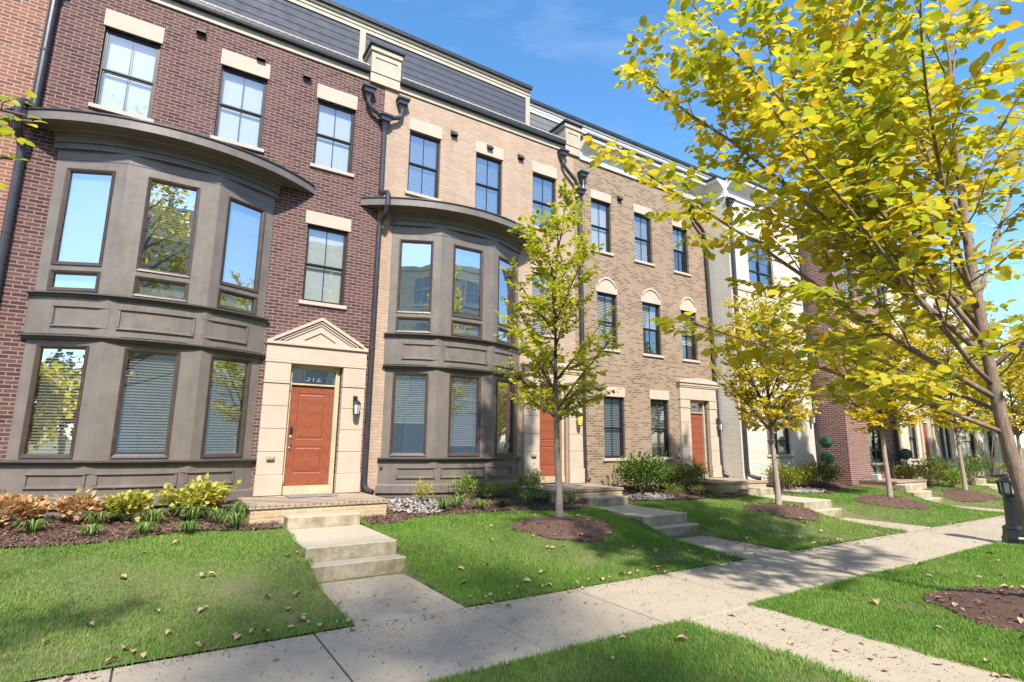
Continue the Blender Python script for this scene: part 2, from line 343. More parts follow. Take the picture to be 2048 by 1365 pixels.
def bark():
    t = NT('elm_bark'); vec = t.node('ShaderNodeVectorMath', operation='MULTIPLY', i_0=t.coord(), i_1=(1, 1, .25)).outputs[0]; n = t.noise(34, 7, .75, vec); g = t.noise(5, 4)
    c = t.ramp(n, [(.3, (.10, .070, .055)), (.55, (.27, .195, .150)), (.8, (.46, .37, .30))]); c = t.mix(t.ramp(g, [(.45, .0), (.7, .35)]), c, (.36, .30, .24))
    t.set(Base_Color=c, Roughness=.9); t.bump(n, .7, .02); return t.mat
M['bark'] = bark()
def bark2():
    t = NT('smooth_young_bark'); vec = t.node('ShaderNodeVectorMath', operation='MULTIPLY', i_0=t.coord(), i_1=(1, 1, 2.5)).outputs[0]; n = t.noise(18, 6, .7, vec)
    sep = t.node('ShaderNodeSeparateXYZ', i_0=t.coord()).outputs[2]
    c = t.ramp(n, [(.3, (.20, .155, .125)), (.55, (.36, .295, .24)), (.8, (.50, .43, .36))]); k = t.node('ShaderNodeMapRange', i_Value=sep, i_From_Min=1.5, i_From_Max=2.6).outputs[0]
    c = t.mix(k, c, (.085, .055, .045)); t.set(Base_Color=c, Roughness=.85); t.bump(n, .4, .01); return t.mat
M['bark_young'] = bark2()

# ------------------------------------------------------------------ camera, sky, sun
cam = bpy.data.cameras.new('camera'); co = bpy.data.objects.new('camera', cam); C.objects.link(co); scn.camera = co
yaw, pitch, roll, fpx = R(32.5562), R(10.3838), R(.58374), 1093.856
f = Vector((math.sin(yaw)*math.cos(pitch), math.cos(yaw)*math.cos(pitch), math.sin(pitch))); r0 = Vector((math.cos(yaw), -math.sin(yaw), 0)); u0 = r0.cross(f)
rr = r0*math.cos(roll) + u0*math.sin(roll); uu = u0*math.cos(roll) - r0*math.sin(roll)
co.matrix_world = Matrix(((rr.x, uu.x, -f.x, 0), (rr.y, uu.y, -f.y, -11.954), (rr.z, uu.z, -f.z, 1.9), (0, 0, 0, 1)))
cam.sensor_width = 36; cam.lens = fpx/2048*36; cam.clip_start = .05; cam.clip_end = 3000
CAM = np.array((0, -11.954, 1.9))

SUN_EL, SUN_AZ = 46, 197         # azimuth from +y towards +x: behind the camera, to the left
w = bpy.data.worlds.new('World'); scn.world = w; w.use_nodes = True; nt = w.node_tree
sky = nt.nodes.new('ShaderNodeTexSky'); sky.sky_type = 'NISHITA'; sky.sun_disc = False; sky.sun_elevation = R(SUN_EL); sky.sun_rotation = R(SUN_AZ)
sky.air_density = 1.; sky.dust_density = .6; sky.ozone_density = 2.5
bg = nt.nodes['Background']; bg.inputs['Strength'].default_value = .122; hs = nt.nodes.new('ShaderNodeHueSaturation'); hs.inputs['Saturation'].default_value = 1.22; hs.inputs['Hue'].default_value = .496; nt.links.new(sky.outputs[0], hs.inputs['Color']); 
tc = nt.nodes.new('ShaderNodeTexCoord'); mp = nt.nodes.new('ShaderNodeMapping'); mp.inputs['Scale'].default_value = (1.2, 2.2, 5.); mp.inputs['Rotation'].default_value = (.2, .3, .6); nt.links.new(tc.outputs['Generated'], mp.inputs[0])
cn = nt.nodes.new('ShaderNodeTexNoise'); cn.inputs['Scale'].default_value = 2.2; cn.inputs['Detail'].default_value = 9; cn.inputs['Roughness'].default_value = .62; cn.inputs['Distortion'].default_value = .5; nt.links.new(mp.outputs[0], cn.inputs['Vector'])
cr = nt.nodes.new('ShaderNodeValToRGB'); cr.color_ramp.elements[0].position = .46; cr.color_ramp.elements[0].color = (0, 0, 0, 1); cr.color_ramp.elements[1].position = .80; cr.color_ramp.elements[1].color = (.13, .13, .13, 1); nt.links.new(cn.outputs['Fac'], cr.inputs[0])
cm = nt.nodes.new('ShaderNodeMix'); cm.data_type = 'RGBA'; nt.links.new(cr.outputs[0], cm.inputs[0]); nt.links.new(hs.outputs[0], cm.inputs[6]); cm.inputs[7].default_value = (5.2, 5.4, 5.6, 1); nt.links.new(cm.outputs[2], bg.inputs['Color'])   # faint high cloud
sl = bpy.data.lights.new('sun', 'SUN'); sl.energy = 3.; sl.angle = R(2.); sl.color = (1., .93, .82); so = bpy.data.objects.new('sun', sl); C.objects.link(so)
sv = Vector((math.sin(R(SUN_AZ))*math.cos(R(SUN_EL)), math.cos(R(SUN_AZ))*math.cos(R(SUN_EL)), math.sin(R(SUN_EL)))); so.rotation_euler = sv.to_track_quat('Z', 'Y').to_euler(); so.location = sv*60
scn.view_settings.view_transform = 'Standard'; scn.view_settings.look = 'None'; scn.view_settings.exposure = 1.42; scn.view_settings.gamma = 1.
cy = scn.cycles; cy.max_bounces = 8; cy.diffuse_bounces = 4; cy.glossy_bounces = 4; cy.transparent_max_bounces = 12; cy.sample_clamp_indirect = 8.; cy.use_denoising = True; cy.caustics_reflective = False; cy.caustics_refractive = False

# ------------------------------------------------------------------ house building blocks
def slats(mb, x0, x1, z0, z1, y, pitch=.05, gap=.28, drop=1.):
    zb = z1 - (z1-z0)*drop; n = int((z1-zb)/pitch); a = pitch*(1-gap)
    mb.box(x0, x1, y-.02, y+.02, z1-.04, z1)
    for k in range(n):
        z = z1 - .05 - k*pitch
        if z - a < zb: break
        mb.face([(x0, y-.012, z-a), (x1, y-.012, z-a), (x1, y+.006, z), (x0, y+.006, z)])
    mb.box(x0, x1, y-.015, y+.015, zb, zb+.025)
    for t in (.2, .5, .8):
        x = x0+(x1-x0)*t; mb.box(x-.003, x+.003, y-.019, y-.016, zb, z1)

def sash_window(parent, x0, x1, z0, z1, y, blind='slat', lintel=None, sill=True, frame='black_frame', muntin=True, gl='glass', stone_m='lintel_stone', gap=.28, drop=1., pitch=.05, casement=False, blind_m='blind'):
    """double-hung window in the hole; frame is the part, the rest its sub-parts"""
    mb = MB(); f0 = y+.07; mb.ring(x0+.002, x1-.002, z0+.002, z1-.002, .035, f0, f0+.07); zm = (z0+z1)/2
    if casement:
        mb.box((x0+x1)/2-.03, (x0+x1)/2+.03, f0+.008, f0+.05, z0+.037, z1-.037); mb.box(x0+.037, (x0+x1)/2-.031, f0+.008, f0+.05, z0+.26*(z1-z0), z0+.26*(z1-z0)+.05); mb.box((x0+x1)/2+.031, x1-.037, f0+.008, f0+.05, z0+.26*(z1-z0), z0+.26*(z1-z0)+.05)
    else:
        mb.ring(x0+.037, x1-.037, zm-.02, z1-.037, .028, f0+.012, f0+.05); mb.ring(x0+.037, x1-.037, z0+.037, zm+.02-.042, .03, f0+.035, f0+.068)
        if muntin:
            xm = (x0+x1)/2; mb.box(xm-.008, xm+.008, f0+.02, f0+.034, zm+.008, z1-.065); mb.box(xm-.008, xm+.008, f0+.042, f0+.056, z0+.067, zm-.052)
    w = mb.build('window', M[frame], parent)
    g = MB(); a = f0+.036; g.face([(x0+.04, a, zm), (x1-.04, a, zm), (x1-.04, a, z1-.04), (x0+.04, a, z1-.04)]); a = f0+.058
    g.face([(x0+.04, a, z0+.04), (x1-.04, a, z0+.04), (x1-.04, a, zm), (x0+.04, a, zm)]); g.build('pane', M[gl], w)
    if blind:
        b = MB()
        if blind == 'slat': slats(b, x0+.05, x1-.05, z0+.05, z1-.04, f0+.12, pitch, gap, drop)
        else:
            b.face([(x0+.03, f0+.115, z0+.03), (x1-.03, f0+.115, z0+.03), (x1-.03, f0+.115, z1-.03), (x0+.03, f0+.115, z1-.03)])
            b.box(x0+.03, x1-.03, f0+.10, f0+.114, z1-.10, z1-.036); b.box(x0+.03, x1-.03, f0+.10, f0+.114, z0+.035, z0+.06)
        b.build('blind', M[blind_m], w)
    if lintel:
        s = MB(); s.bbox(x0-lintel[1], x1+lintel[1], y-.018, y+.1, z1+.003, z1+lintel[0], .008); s.build('lintel', M[stone_m], w)
    if sill:
        s = MB(); s.bbox(x0-.06, x1+.06, y-.05, y+.12, z0-.085, z0-.002, .008); s.build('sill', M[stone_m], w)
    return w

def arch_head(parent, x0, x1, z0, h, y):
    """stone head with shoulders and a raised segmental arch over a window"""
    mb = MB(); n = 12; sh = h*.45; pts = [(x0, z0), (x1, z0), (x1, z0+sh), (x1-.06, z0+sh)]
    for k in range(n+1):
        t = k/n; x = x1-.06 - (x1-x0-.12)*t; pts.append((x, z0+sh + (h-sh)*math.sin(math.pi*t)**.75))
    pts += [(x0+.06, z0+sh), (x0, z0+sh)]
    a = [mb.vert((x, y-.02, z)) for x, z in pts]; b = [mb.vert((x, y+.1, z)) for x, z in pts]; mb.f.append(a); mb.m.append(0)
    for k in range(len(pts)): mb.f.append([a[k], b[k], b[(k+1) % len(pts)], a[(k+1) % len(pts)]]); mb.m.append(0)
    rim = [((x0+x1)/2 + (x-(x0+x1)/2)*1.0, z) for x, z in pts[3:-2]]
    mb.sweep_rim = None
    for (xa, za), (xb, zb) in zip(rim, rim[1:]):
        if abs(xa-xb) < 1e-6: continue
        mb.face([(xa, y-.05, za+.035), (xb, y-.05, zb+.035), (xb, y-.05, zb-.03), (xa, y-.05, za-.03)][::-1])
        mb.face([(xa, y-.05, za-.03), (xb, y-.05, zb-.03), (xb, y-.021, zb-.03), (xa, y-.021, za-.03)][::-1])
        mb.face([(xa, y-.05, za+.035), (xb, y-.05, zb+.035), (xb, y+.02, zb+.035), (xa, y+.02, za+.035)])
    return mb.build('arched_lintel', M['lintel_stone'], parent)

def arc_pts(xc, hw, p, n=22, y0=0.):
    Rr = (hw*hw+p*p)/(2*p); a = math.asin(min(1, hw/Rr)); cyy = y0 - p + Rr
    return [(xc+Rr*math.sin(-a+2*a*k/n), cyy-Rr*math.cos(-a+2*a*k/n)) for k in range(n+1)]

def bay_window(house, xc, y0=0., lit=False, blinds=None):
    """two-storey bowed bay of painted wood: casing is the part"""
    hw, mw, p = 1.80, .74, .50
    fac = [((xc-hw, y0), (xc-mw, y0-p)), ((xc-mw, y0-p), (xc+mw, y0-p)), ((xc+mw, y0-p), (xc+hw, y0))]
    casing = MB(); wins = []
    for k, (a, b) in enumerate(fac):
        L = math.hypot(b[0]-a[0], b[1]-a[1]); ang = math.atan2(b[1]-a[1], b[0]-a[0])
        mat = Matrix.Translation((a[0], a[1], 0)) @ Matrix.Rotation(ang, 4, 'Z'); u = L/2; hwid = .40 if k == 1 else .385
        holes = [(u-hwid, u+hwid, 4.83, 6.58), (u-hwid, u+hwid, 4.37, 4.70), (u-hwid, u+hwid, 1.57, 3.40)]
        casing.M = mat; casing.wall(0, L, 1.3, 6.98, 0, holes, .07); wins.append((mat, holes, k))
        # board joints: applied flat stiles and a head board a few mm proud
        casing.box(.0, u-hwid-.05, -.008, -.0005, 6.76, 6.95); casing.box(u+hwid+.05, L, -.008, -.0005, 6.76, 6.95); casing.box(u-hwid-.05, u+hwid+.05, -.008, -.0005, 6.76, 6.95)
        casing.box(.0, L, -.008, -.0005, 3.50, 3.60)
    casing.M = None
    bay = casing.build('bay_window', M['taupe'], house)
    A = lambda q, dp=0.: arc_pts(xc, q, p + dp, 24, y0)
    mb = MB()                                     # frieze and crown under the roof
    mb.sweep(A(hw+.06, .06), [(.0, 6.94), (.025, 6.94), (.025, 6.975), (.0, 6.985), (.0, 7.06), (.035, 7.06), (.035, 7.185), (.06, 7.20), (.06, 7.215), (.11, 7.22), (.15, 7.27), (.19, 7.28), (.19, 7.30), (.28, 7.33), (.28, 7.36), (-.15, 7.36), (-.15, 6.94)])
    mb.build('cornice', M['taupe'], bay, False)
    mb = MB(); fp = arc_pts(xc-.01, 2.57, .95, 30, y0)          # soffit board and fascia, then the metal roof
    top = [(x, y, 7.245) for x, y in fp]; m2 = MB()
    mb.sweep(fp, [(.0, 7.245), (.03, 7.245), (.03, 7.41), (.0, 7.41)])
    i = [mb.vert(q) for q in top]; mb.f.append(i); mb.m.append(0)
    mb.build('fascia', M['taupe'], bay)
    mb = MB(); mb.sweep(fp, [(.055, 7.412), (.055, 7.435), (-.02, 7.45), (-.02, 7.412)])
    n = len(fp)
    for k in range(n-1):
        (xa, ya), (xb, yb) = fp[k], fp[k+1]; ta = .02 + .98*(y0-ya)/.95; tb = .02 + .98*(y0-yb)/.95
        mb.face([(xa, ya, 7.44), (xb, yb, 7.44), (xb, y0, 7.44+.16*tb), (xa, y0, 7.44+.16*ta)])
        if k % 3 == 1: mb.tube([(xa, ya, 7.45), (xa, y0, 7.45+.16*ta)], .012, 5)
    mb.build('bay_roof', M['bay_roof'], bay)
    for (zt, o, nm) in ((4.31, .10, 'ledge'), (3.575, .09, 'ledge'), (1.515, .10, 'ledge')):
        mb = MB(); q = A(hw+.05, .05); mb.sweep(q, [(-.12, zt-.075), (.035, zt-.075), (.045, zt-.04), (o-.01, zt-.035), (o, zt-.025), (o, zt), (-.12, zt+.02)]); mb.build(nm, M['taupe_dark'], bay)
    for (z0, z1, pz0, pz1) in ((3.60, 4.235, 3.72, 4.10), (.93, 1.44, 1.07, 1.32)):
        mb = MB(); q = A(hw+.05, .05); mb.sweep(q, [(-.06, z0), (.0, z0), (.0, z1), (-.06, z1)]); mb.build('spandrel', M['taupe'], bay)
        Rr = ((hw+.05)**2+(p+.05)**2)/(2*(p+.05)); c = (xc, y0-(p+.05)+Rr)
        for (s0, s1) in ((-1.55, -.70), (-.58, .58), (.70, 1.55)):
            mb = MB(); a0, a1 = s0/Rr, s1/Rr; q = [(c[0]+Rr*math.sin(a0+(a1-a0)*k/8), c[1]-Rr*math.cos(a0+(a1-a0)*k/8)) for k in range(9)]
            mb.sweep(q, [(.001, pz1-.045), (.034, pz1-.030), (.034, pz1-.006), (.001, pz1)]); mb.sweep(q, [(.001, pz0), (.034, pz0+.006), (.034, pz0+.030), (.001, pz0+.045)])
            for (aa, ab) in ((a0, a0+.04/Rr), (a1-.04/Rr, a1)):
                mb.sweep([(c[0]+Rr*math.sin(t), c[1]-Rr*math.cos(t)) for t in (aa, ab)], [(.001, pz0+.046), (.032, pz0+.046), (.032, pz1-.046), (.001, pz1-.046)])
            mb.build('panel_moulding', M['taupe'], bay)
    mb = MB(); mb.sweep(A(hw+.07, .07), [(-.06, .62), (.0, .62), (.0, .76), (.05, .765), (.05, .925), (.03, .95), (-.06, .95)]); mb.build('base_board', M['taupe'], bay)
    mb = MB()                                     # room behind: floors close the bay
    for z in (1.45, 3.56, 4.27, 6.99):
        mb.face([(xc-hw+.01, y0+.02, z), (xc-mw, y0-p+.03, z), (xc+mw, y0-p+.03, z), (xc+hw-.01, y0+.02, z)])
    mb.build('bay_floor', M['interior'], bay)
    for (mat, holes, k) in wins:
        for j, (x0, x1, z0, z1) in enumerate(holes):
            mb = MB(); mb.M = mat; mb.ring(x0-.015, x1+.015, z0-.015, z1+.015, .03, -.022, .03, .008); mb.ring(x0+.0155, x1-.0155, z0+.0155, z1-.0155, .032, -.012, .06, .02); wf = mb.build('window_frame', M['bronze'], bay)
            g = MB(); g.M = mat; g.face([(x0+.04, .035, z0+.04), (x1-.04, .035, z0+.04), (x1-.04, .035, z1-.04), (x0+.04, .035, z1-.04)]); g.build('pane', M['glass_bay'], wf)
            spec = (blinds or {}).get((k, j), 1.)
            if spec:
                b = MB(); b.M = mat
                if j == 1 or (j == 0 and k != 1 and house is not None and spec == 2.): b.face([(x0+.03, .10, z0+.03), (x1-.03, .10, z0+.03), (x1-.03, .10, z1-.03), (x0+.03, .10, z1-.03)])
                else: slats(b, x0+.045, x1-.045, z0+.03, z1-.03, .11, .05, .42 if j == 2 else .3, spec)
                b.build('blind', M['blind_grey' if j == 0 and spec != 2. else 'blind'], wf)
    return bay

def text_mesh(body, size, mat, mtx, parent, name):
    cu = bpy.data.curves.new(name, 'FONT'); cu.body = body; cu.size = size; cu.extrude = .002; cu.align_x = 'CENTER'
    t = bpy.data.objects.new(name, cu); me = bpy.data.meshes.new_from_object(t); bpy.data.objects.remove(t)
    me.transform(mtx); off = Vector((0, 0, 0)); p = parent
    while p is not None: off += p.location; p = p.parent
    me.transform(Matrix.Translation(-off)); o = bpy.data.objects.new(name, me); C.objects.link(o); me.materials.append(mat); o.parent = parent; return o

def door_unit(house, xd0, xd1, z0, y0, num, hinge_left_handle=True, ztop=None, frame='cream_frame'):
    """frame, transom with its number and a two-panel door"""
    zt = ztop or z0+2.04; zT = zt+.04; zTT = zT+.30; yd = y0+.10
    mb = MB(); mb.box(xd0-.03, xd1+.09, yd-.10, yd+.06, z0-.17, z0-.004)                       # threshold block
    mb.box(xd0-.075, xd0-.008, yd-.055, yd+.06, z0-.002, zTT+.1); mb.box(xd1+.008, xd1+.10, yd-.055, yd+.06, z0-.002, zTT+.1)
    mb.box(xd0-.006, xd1+.006, yd-.05, yd+.06, zt+.004, zT-.004); mb.box(xd0-.006, xd1+.006, yd-.055, yd+.06, zTT+.004, zTT+.1)
    mb.box(xd1+.012, xd1+.045, yd-.075, yd-.056, z0, zTT+.05)
    fr = mb.build('door_frame', M[frame], house)
    g = MB(); g.face([(xd0, yd+.02, zT), (xd1, yd+.02, zT), (xd1, yd+.02, zTT), (xd0, yd+.02, zTT)]); g.build('transom_pane', M['glass_bay'], fr)
    if num: text_mesh(num, .22, M['etched'], Matrix.Translation(((xd0+xd1)/2, yd+.015, zT+.055)) @ Matrix.Rotation(R(90), 4, 'X'), fr, 'house_number')
    mb = MB(); w = xd1-xd0; st = .155*w/.9; pan = [(z0+.24, z0+.78), (z0+.92, zt-.16)]
    xs0, xs1 = xd0+st, xd1-st
    mb.wall(xd0, xd1, z0, zt-.001, yd, [(xs0, xs1, a, b) for a, b in pan], .0)
    for a, b in pan:
        k = .022; mb.ring(xs0, xs1, a, b, k, yd, yd+.03, .014)
        x0, x1, c, d = xs0+k, xs1-k, a+k, b-k; e = .03
        mb.ring(x0, x1, c, d, e, yd+.014, yd+.03, -.012)
        mb.face([(x0+e, yd+.002, c+e), (x1-e, yd+.002, c+e), (x1-e, yd+.002, d-e), (x0+e, yd+.002, d-e)])
    d = mb.build('door', M['door'], house)
    h = MB(); x = xd0+.065; h.box(x-.028, x+.028, yd-.035, yd-.001, z0+1.06, z0+1.17); h.box(x-.018, x+.018, yd-.04, yd-.0355, z0+1.10, z0+1.155); h.build('keypad', M['black_metal'], d)
    h = MB(); h.M = Matrix.Translation((x, yd, 0)) @ Matrix.Rotation(R(90), 4, 'X'); h.lathe([(.032, .001), (.034, .012), (.018, .02)], (0, z0+.96), 12); h.lathe([(.028, .001), (.03, .012), (.015, .018)], (0, z0+.74), 12); h.M = None
    h.tube([(x, yd-.02, z0+.93), (x, yd-.055, z0+.90), (x+.004, yd-.065, z0+.84), (x, yd-.05, z0+.78), (x, yd-.018, z0+.745)], .009, 8); h.lathe([(.006, z0+.885), (.012, z0+.89), (.012, z0+.897)], (x+.005, yd-.075), 8); h.build('handle', M['steel'], d)
    return fr

def lantern(house, x, y, z, lit=False):
    """small coach lantern on a wall arm; z = middle of the cage"""
    mb = MB(); mb.M = None; mb.bbox(x-.05, x+.05, y-.02, y-.001, z+.10, z+.30, .008)
    mb.tube([(x, y-.02, z+.22), (x, y-.07, z+.28), (x, y-.13, z+.27), (x, y-.14, z+.20)], .01, 6)
    c = (x, y-.14); mb.lathe([(.012, z+.23), (.018, z+.20), (.04, z+.19), (.085, z+.135), (.092, z+.12), (.03, z+.115)], c, 6, R(30))
    for k in range(6):
        a = R(30+60*k); mb.tube([(c[0]+.08*math.cos(a), c[1]+.08*math.sin(a), z+.118), (c[0]+.055*math.cos(a), c[1]+.055*math.sin(a), z-.10)], .006, 5)
    mb.lathe([(.06, z-.115), (.064, z-.10), (.03, z-.095)], c, 6, R(30))
    l = mb.build('wall_lantern', M['black_metal'], house)
    g = MB(); g.lathe([(.05, z-.09), (.073, z+.112)], c, 6, R(30)); g.build('lamp_glass', M['lit_glass' if lit else 'lamp_glass'], l)

def rain_head(mb, x, y, zt):
    """square tapered funnel"""
    for (w0, w1, a, b) in ((.155, .155, zt, zt-.05), (.125, .115, zt-.05, zt-.16), (.09, .055, zt-.16, zt-.30)):
        t = [(x-w0, y-.02-w0*1.2), (x+w0, y-.02-w0*1.2), (x+w0, y-.004), (x-w0, y-.004)]; u = [(x-w1, y-.02-w1*1.2), (x+w1, y-.02-w1*1.2), (x+w1, y-.006), (x-w1, y-.006)]
        for k in range(4):
            j = (k+1) % 4; mb.face([(t[k][0], t[k][1], a), (u[k][0], u[k][1], b), (u[j][0], u[j][1], b), (t[j][0], t[j][1], a)])
        mb.face([(q[0], q[1], a) for q in t]); mb.face([(q[0], q[1], b) for q in u][::-1])

def downspout(house, heads, pipes):
    mb = MB()
    for h in heads: rain_head(mb, *h)
    for path, r in pipes: mb.tube(path, r, 12)
    for path, r in pipes:                            # straps on the long straight runs
        for a, b in zip(path, path[1:]):
            if abs(a[2]-b[2]) > 2:
                n = int(abs(a[2]-b[2])/1.6)
                for k in range(1, n+1):
                    t = k/(n+1); q = [a[i]+(b[i]-a[i])*t for i in range(3)]; mb.lathe([(r+.006, q[2]-.02), (r+.006, q[2]+.02)], (q[0], q[1]), 12)
    return mb.build('downspout', M['spout'], house, False)

def vent_hood(house, x, z, m='vent', y=0.):
    mb = MB(); w = .085; mb.bbox(x-w-.01, x+w+.01, y-.012, y-.001, z-.085, z+.085, .004)
    mb.face([(x-w, y-.012, z+.07), (x+w, y-.012, z+.07), (x+w, y-.11, z-.03), (x-w, y-.11, z-.03)][::-1]); mb.face([(x-w, y-.11, z-.03), (x+w, y-.11, z-.03), (x+w, y-.11, z-.07), (x-w, y-.11, z-.07)][::-1])
    for s in (-1, 1): mb.face([(x+s*w, y-.012, z+.07), (x+s*w, y-.11, z-.03), (x+s*w, y-.11, z-.07), (x+s*w, y-.012, z-.07)])
    mb.build('vent_hood', M[m], house)

def surround(house, x0, x1, zb, y0, cap, pil=.49, ztop=3.43, zent=3.80, peak=None):
    """cast-stone pilasters, entablature and pediment or stepped cap"""
    mb = MB(); pj = .10; zc = 3.06
    for a, b in ((x0, x0+pil), (x1-pil, x1)):
        mb.bbox(a-.012, b+.012, y0-pj-.03, y0+.02, zb, zb+.395, .012)
        n = 4; hh = (zc-.05-zb-.40)/n
        for k in range(n): mb.bbox(a, b, y0-pj, y0+.02, zb+.40+k*hh, zb+.40+(k+1)*hh-.006, .006)
        mb.bbox(a-.008, b+.008, y0-pj-.02, y0+.02, zc-.05, zc-.002, .008); mb.bbox(a, b, y0-pj-.008, y0+.02, zc, ztop-.004, .006)
    mb.bbox(x0-.012, x1+.012, y0-pj-.022, y0+.05, ztop, ztop+.05, .01); mb.bbox(x0-.004, x1+.004, y0-pj-.006, y0+.05, ztop+.052, zent-.004, .006)
    xm = (x0+x1)/2
    if peak:
        mb.bbox(x0-.02, x1+.02, y0-pj-.05, y0+.02, zent, zent+.075, .012)
        z = zent+.077
        def tri(e, yy, zo, inset):                    # raised triangular mould
            h = peak-z; o = [(x0-.02+e, z+zo), (xm, peak-e*.42), (x1+.02-e, z+zo)]
            return o
        o = [(x0-.02, z), (x1+.02, z), (xm, peak)]
        a = [mb.vert((q[0], y0-pj-.004, q[1])) for q in o]; b = [mb.vert((q[0], y0+.02, q[1])) for q in o]
        mb.f.append(a); mb.m.append(0)
        for k in range(3): mb.f.append([a[k], b[k], b[(k+1) % 3], a[(k+1) % 3]]); mb.m.append(0)
        sl = (peak-z)/(xm-x0+.02)
        for (off, th, pr) in ((.0, .07, .075), (.09, .035, .045), (.15, .03, .025), (.30, .035, .03)):
            for s in (-1, 1):
                zz = peak - off
                half = (zz-th-z)/sl - (.06 if off >= .3 else .0)
                if off >= .3: half *= .82
                xa = xm+s*half; za = zz - half*sl
                q = [(xm, zz), (xa, za), (xa, za-th), (xm, zz-th)]
                a = [mb.vert((u, y0-pj-pr, v)) for u, v in q]; b = [mb.vert((u, y0-pj-.003, v)) for u, v in q]
                mb.f.append(a if s < 0 else a[::-1]); mb.m.append(0)
                for k in range(4):
                    fc = [a[k], b[k], b[(k+1) % 4], a[(k+1) % 4]]; mb.f.append(fc); mb.m.append(0)
    else:
        z = zent
        for (e, h) in ((.012, .05), (.035, .05), (.02, .04), (.06, .06)):
            mb.bbox(x0-e, x1+e, y0-pj-.02-e, y0+.02, z, z+h-.002, .006); z += h
        n = 14; pts = [(x0-.03, z)] + [(x0-.03+(x1-x0+.06)*k/n, z+.02+.10*math.sin(math.pi*k/n)) for k in range(n+1)] + [(x1+.03, z)]
        a = [mb.vert((u, y0-pj-.07, v)) for u, v in pts]; b = [mb.vert((u, y0+.02, v)) for u, v in pts]; mb.f.append(a[::-1]); mb.m.append(0)
        for k in range(len(pts)): mb.f.append([a[k], a[(k+1) % len(pts)], b[(k+1) % len(pts)], b[k]]); mb.m.append(0)
    return mb.build('door_surround', M['cast_stone'], house)

def outlet(house, x, y, z):
    mb = MB(); mb.bbox(x-.075, x+.075, y-.06, y-.001, z-.045, z+.045, .012); mb.tube([(x-.03, y-.075, z), (x-.03, y-.058, z)], .018, 8); mb.tube([(x+.03, y-.075, z), (x+.03, y-.058, z)], .018, 8); mb.build('outlet_box', M['grey_box'], house)

def core(house, x0, x1, y0, y1, z1, front=.75, open_roof=True):
    """the body of the house behind its facade: dark rooms, side and back walls and a flat roof"""
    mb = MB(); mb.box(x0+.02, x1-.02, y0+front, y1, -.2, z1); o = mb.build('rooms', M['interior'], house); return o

# ------------------------------------------------------------------ the row of houses
def house(label, x, y=0.): return thing('brick_townhouse', (x, y, .5), label, 'house', 'attached brick townhouses along the sidewalk')
TOPZ = 10.50
def top_trim(h, x0, x1, y=0.):
    mb = MB(); mb.bbox(x0, x1, y-.03, y+.12, 10.47, 10.64, .006); mb.build('cornice_band', M['cream_trim'], h)
    mb = MB(); mb.sweep([(x0, y), (x1, y)], [(.02, 10.645), (.13, 10.645), (.14, 10.70), (.14, 10.77), (.12, 10.77), (.12, 10.72), (-.2, 10.72), (-.2, 10.645)]); mb.build('gutter', M['roof_metal'], h)
    mb = MB(); n = int((x1-x0)/.16)                                  # pale snow guard clips along the eave
    mb.box(x0+.03, x1-.03, y-.125, y-.10, 10.795, 10.825)
    for k in range(n): xx = x0+.06+k*(x1-x0-.12)/max(1, n-1); mb.box(xx-.012, xx+.012, y-.123, y-.102, 10.70, 10.794)
    mb.build('snow_guard', M['cream_trim'], h)
def attic(h, x0, x1, y, z0, z1, m, trim, posts=(), board=.19):
    mb = MB(); n = int((z1-z0)/board)
    for k in range(n+1):
        a = z0+k*board; b = min(a+board, z1)
        if b-a > .02: mb.face([(x0, y-.012, a+.012), (x1, y-.012, a+.012), (x1, y-.006, b), (x0, y-.006, b)])
    mb.box(x0, x1, y, y+6, z0-.4, z1); mb.build('attic_wall', M[m], h)
    mb = MB(); mb.sweep([(x0, y), (x1, y)], [(.0, z1+.001), (.035, z1+.001), (.03, z1+.10), (.05, z1+.11), (.05, z1+.20), (.09, z1+.21), (.09, z1+.28), (-.3, z1+.28), (-.3, z1+.001)])
    for px_ in posts: mb.box(px_-.075, px_+.075, y-.04, y-.0165, z0-.1, z1-.001)
    mb.build('attic_trim', M[trim], h)
    mb = MB(); mb.sweep([(x0-.02, y), (x1+.02, y)], [(.09, z1+.281), (.15, z1+.285), (.15, z1+.39), (-6, z1+.44), (-6, z1+.281)]); mb.build('roof', M['roof_metal'], h)
def pier(h, x0, x1, y=0., z0=10.44, z1=11.40, back=.9):
    mb = MB(); mb.bbox(x0, x1, y-.07, y+back, z0, z1-.14, .006); mb.ring(x0+.004, x1-.004, 10.70, z1-.2, .09, y-.09, y-.071); mb.bbox(x0-.03, x1+.03, y-.11, y+back, z1-.138, z1, .01); mb.build('parapet_pier', M['cream_trim'], h)
    mb = MB(); mb.bbox(x0-.07, x1+.07, y-.16, y+back, z1+.002, z1+.075, .01); mb.build('pier_cap', M['roof_metal'], h)

def side_spout_over_bay(x, xb): pass

# ---- H0: red brick neighbour at the left edge
h = house('red brick townhouse cut off by the left edge of the photo', -5.4)
mb = MB(); mb.wall(-8.6, -2.42, .3, 10.44, 0, [(-7.9, -7.0, 7.96, 9.62), (-5.9, -5.0, 7.96, 9.62), (-4.2, -3.35, 7.96, 9.62), (-7.6, -6.6, 1.5, 3.3)], .16); mb.build('wall', M['brick_red'], h)
core(h, -8.6, -2.42, 0, 9, 10.7)
for a in (-7.9, -5.9, -4.2): sash_window(h, a, a+.9 if a < -5 else a+.85, 7.96, 9.62, 0, 'shade', (.34, .02))
sash_window(h, -7.6, -6.6, 1.5, 3.3, 0, 'slat', (.3, .05)); top_trim(h, -8.6, -2.42); attic(h, -8.6, -2.3, .55, 10.5, 12.16, 'slate_siding', 'cream_trim')

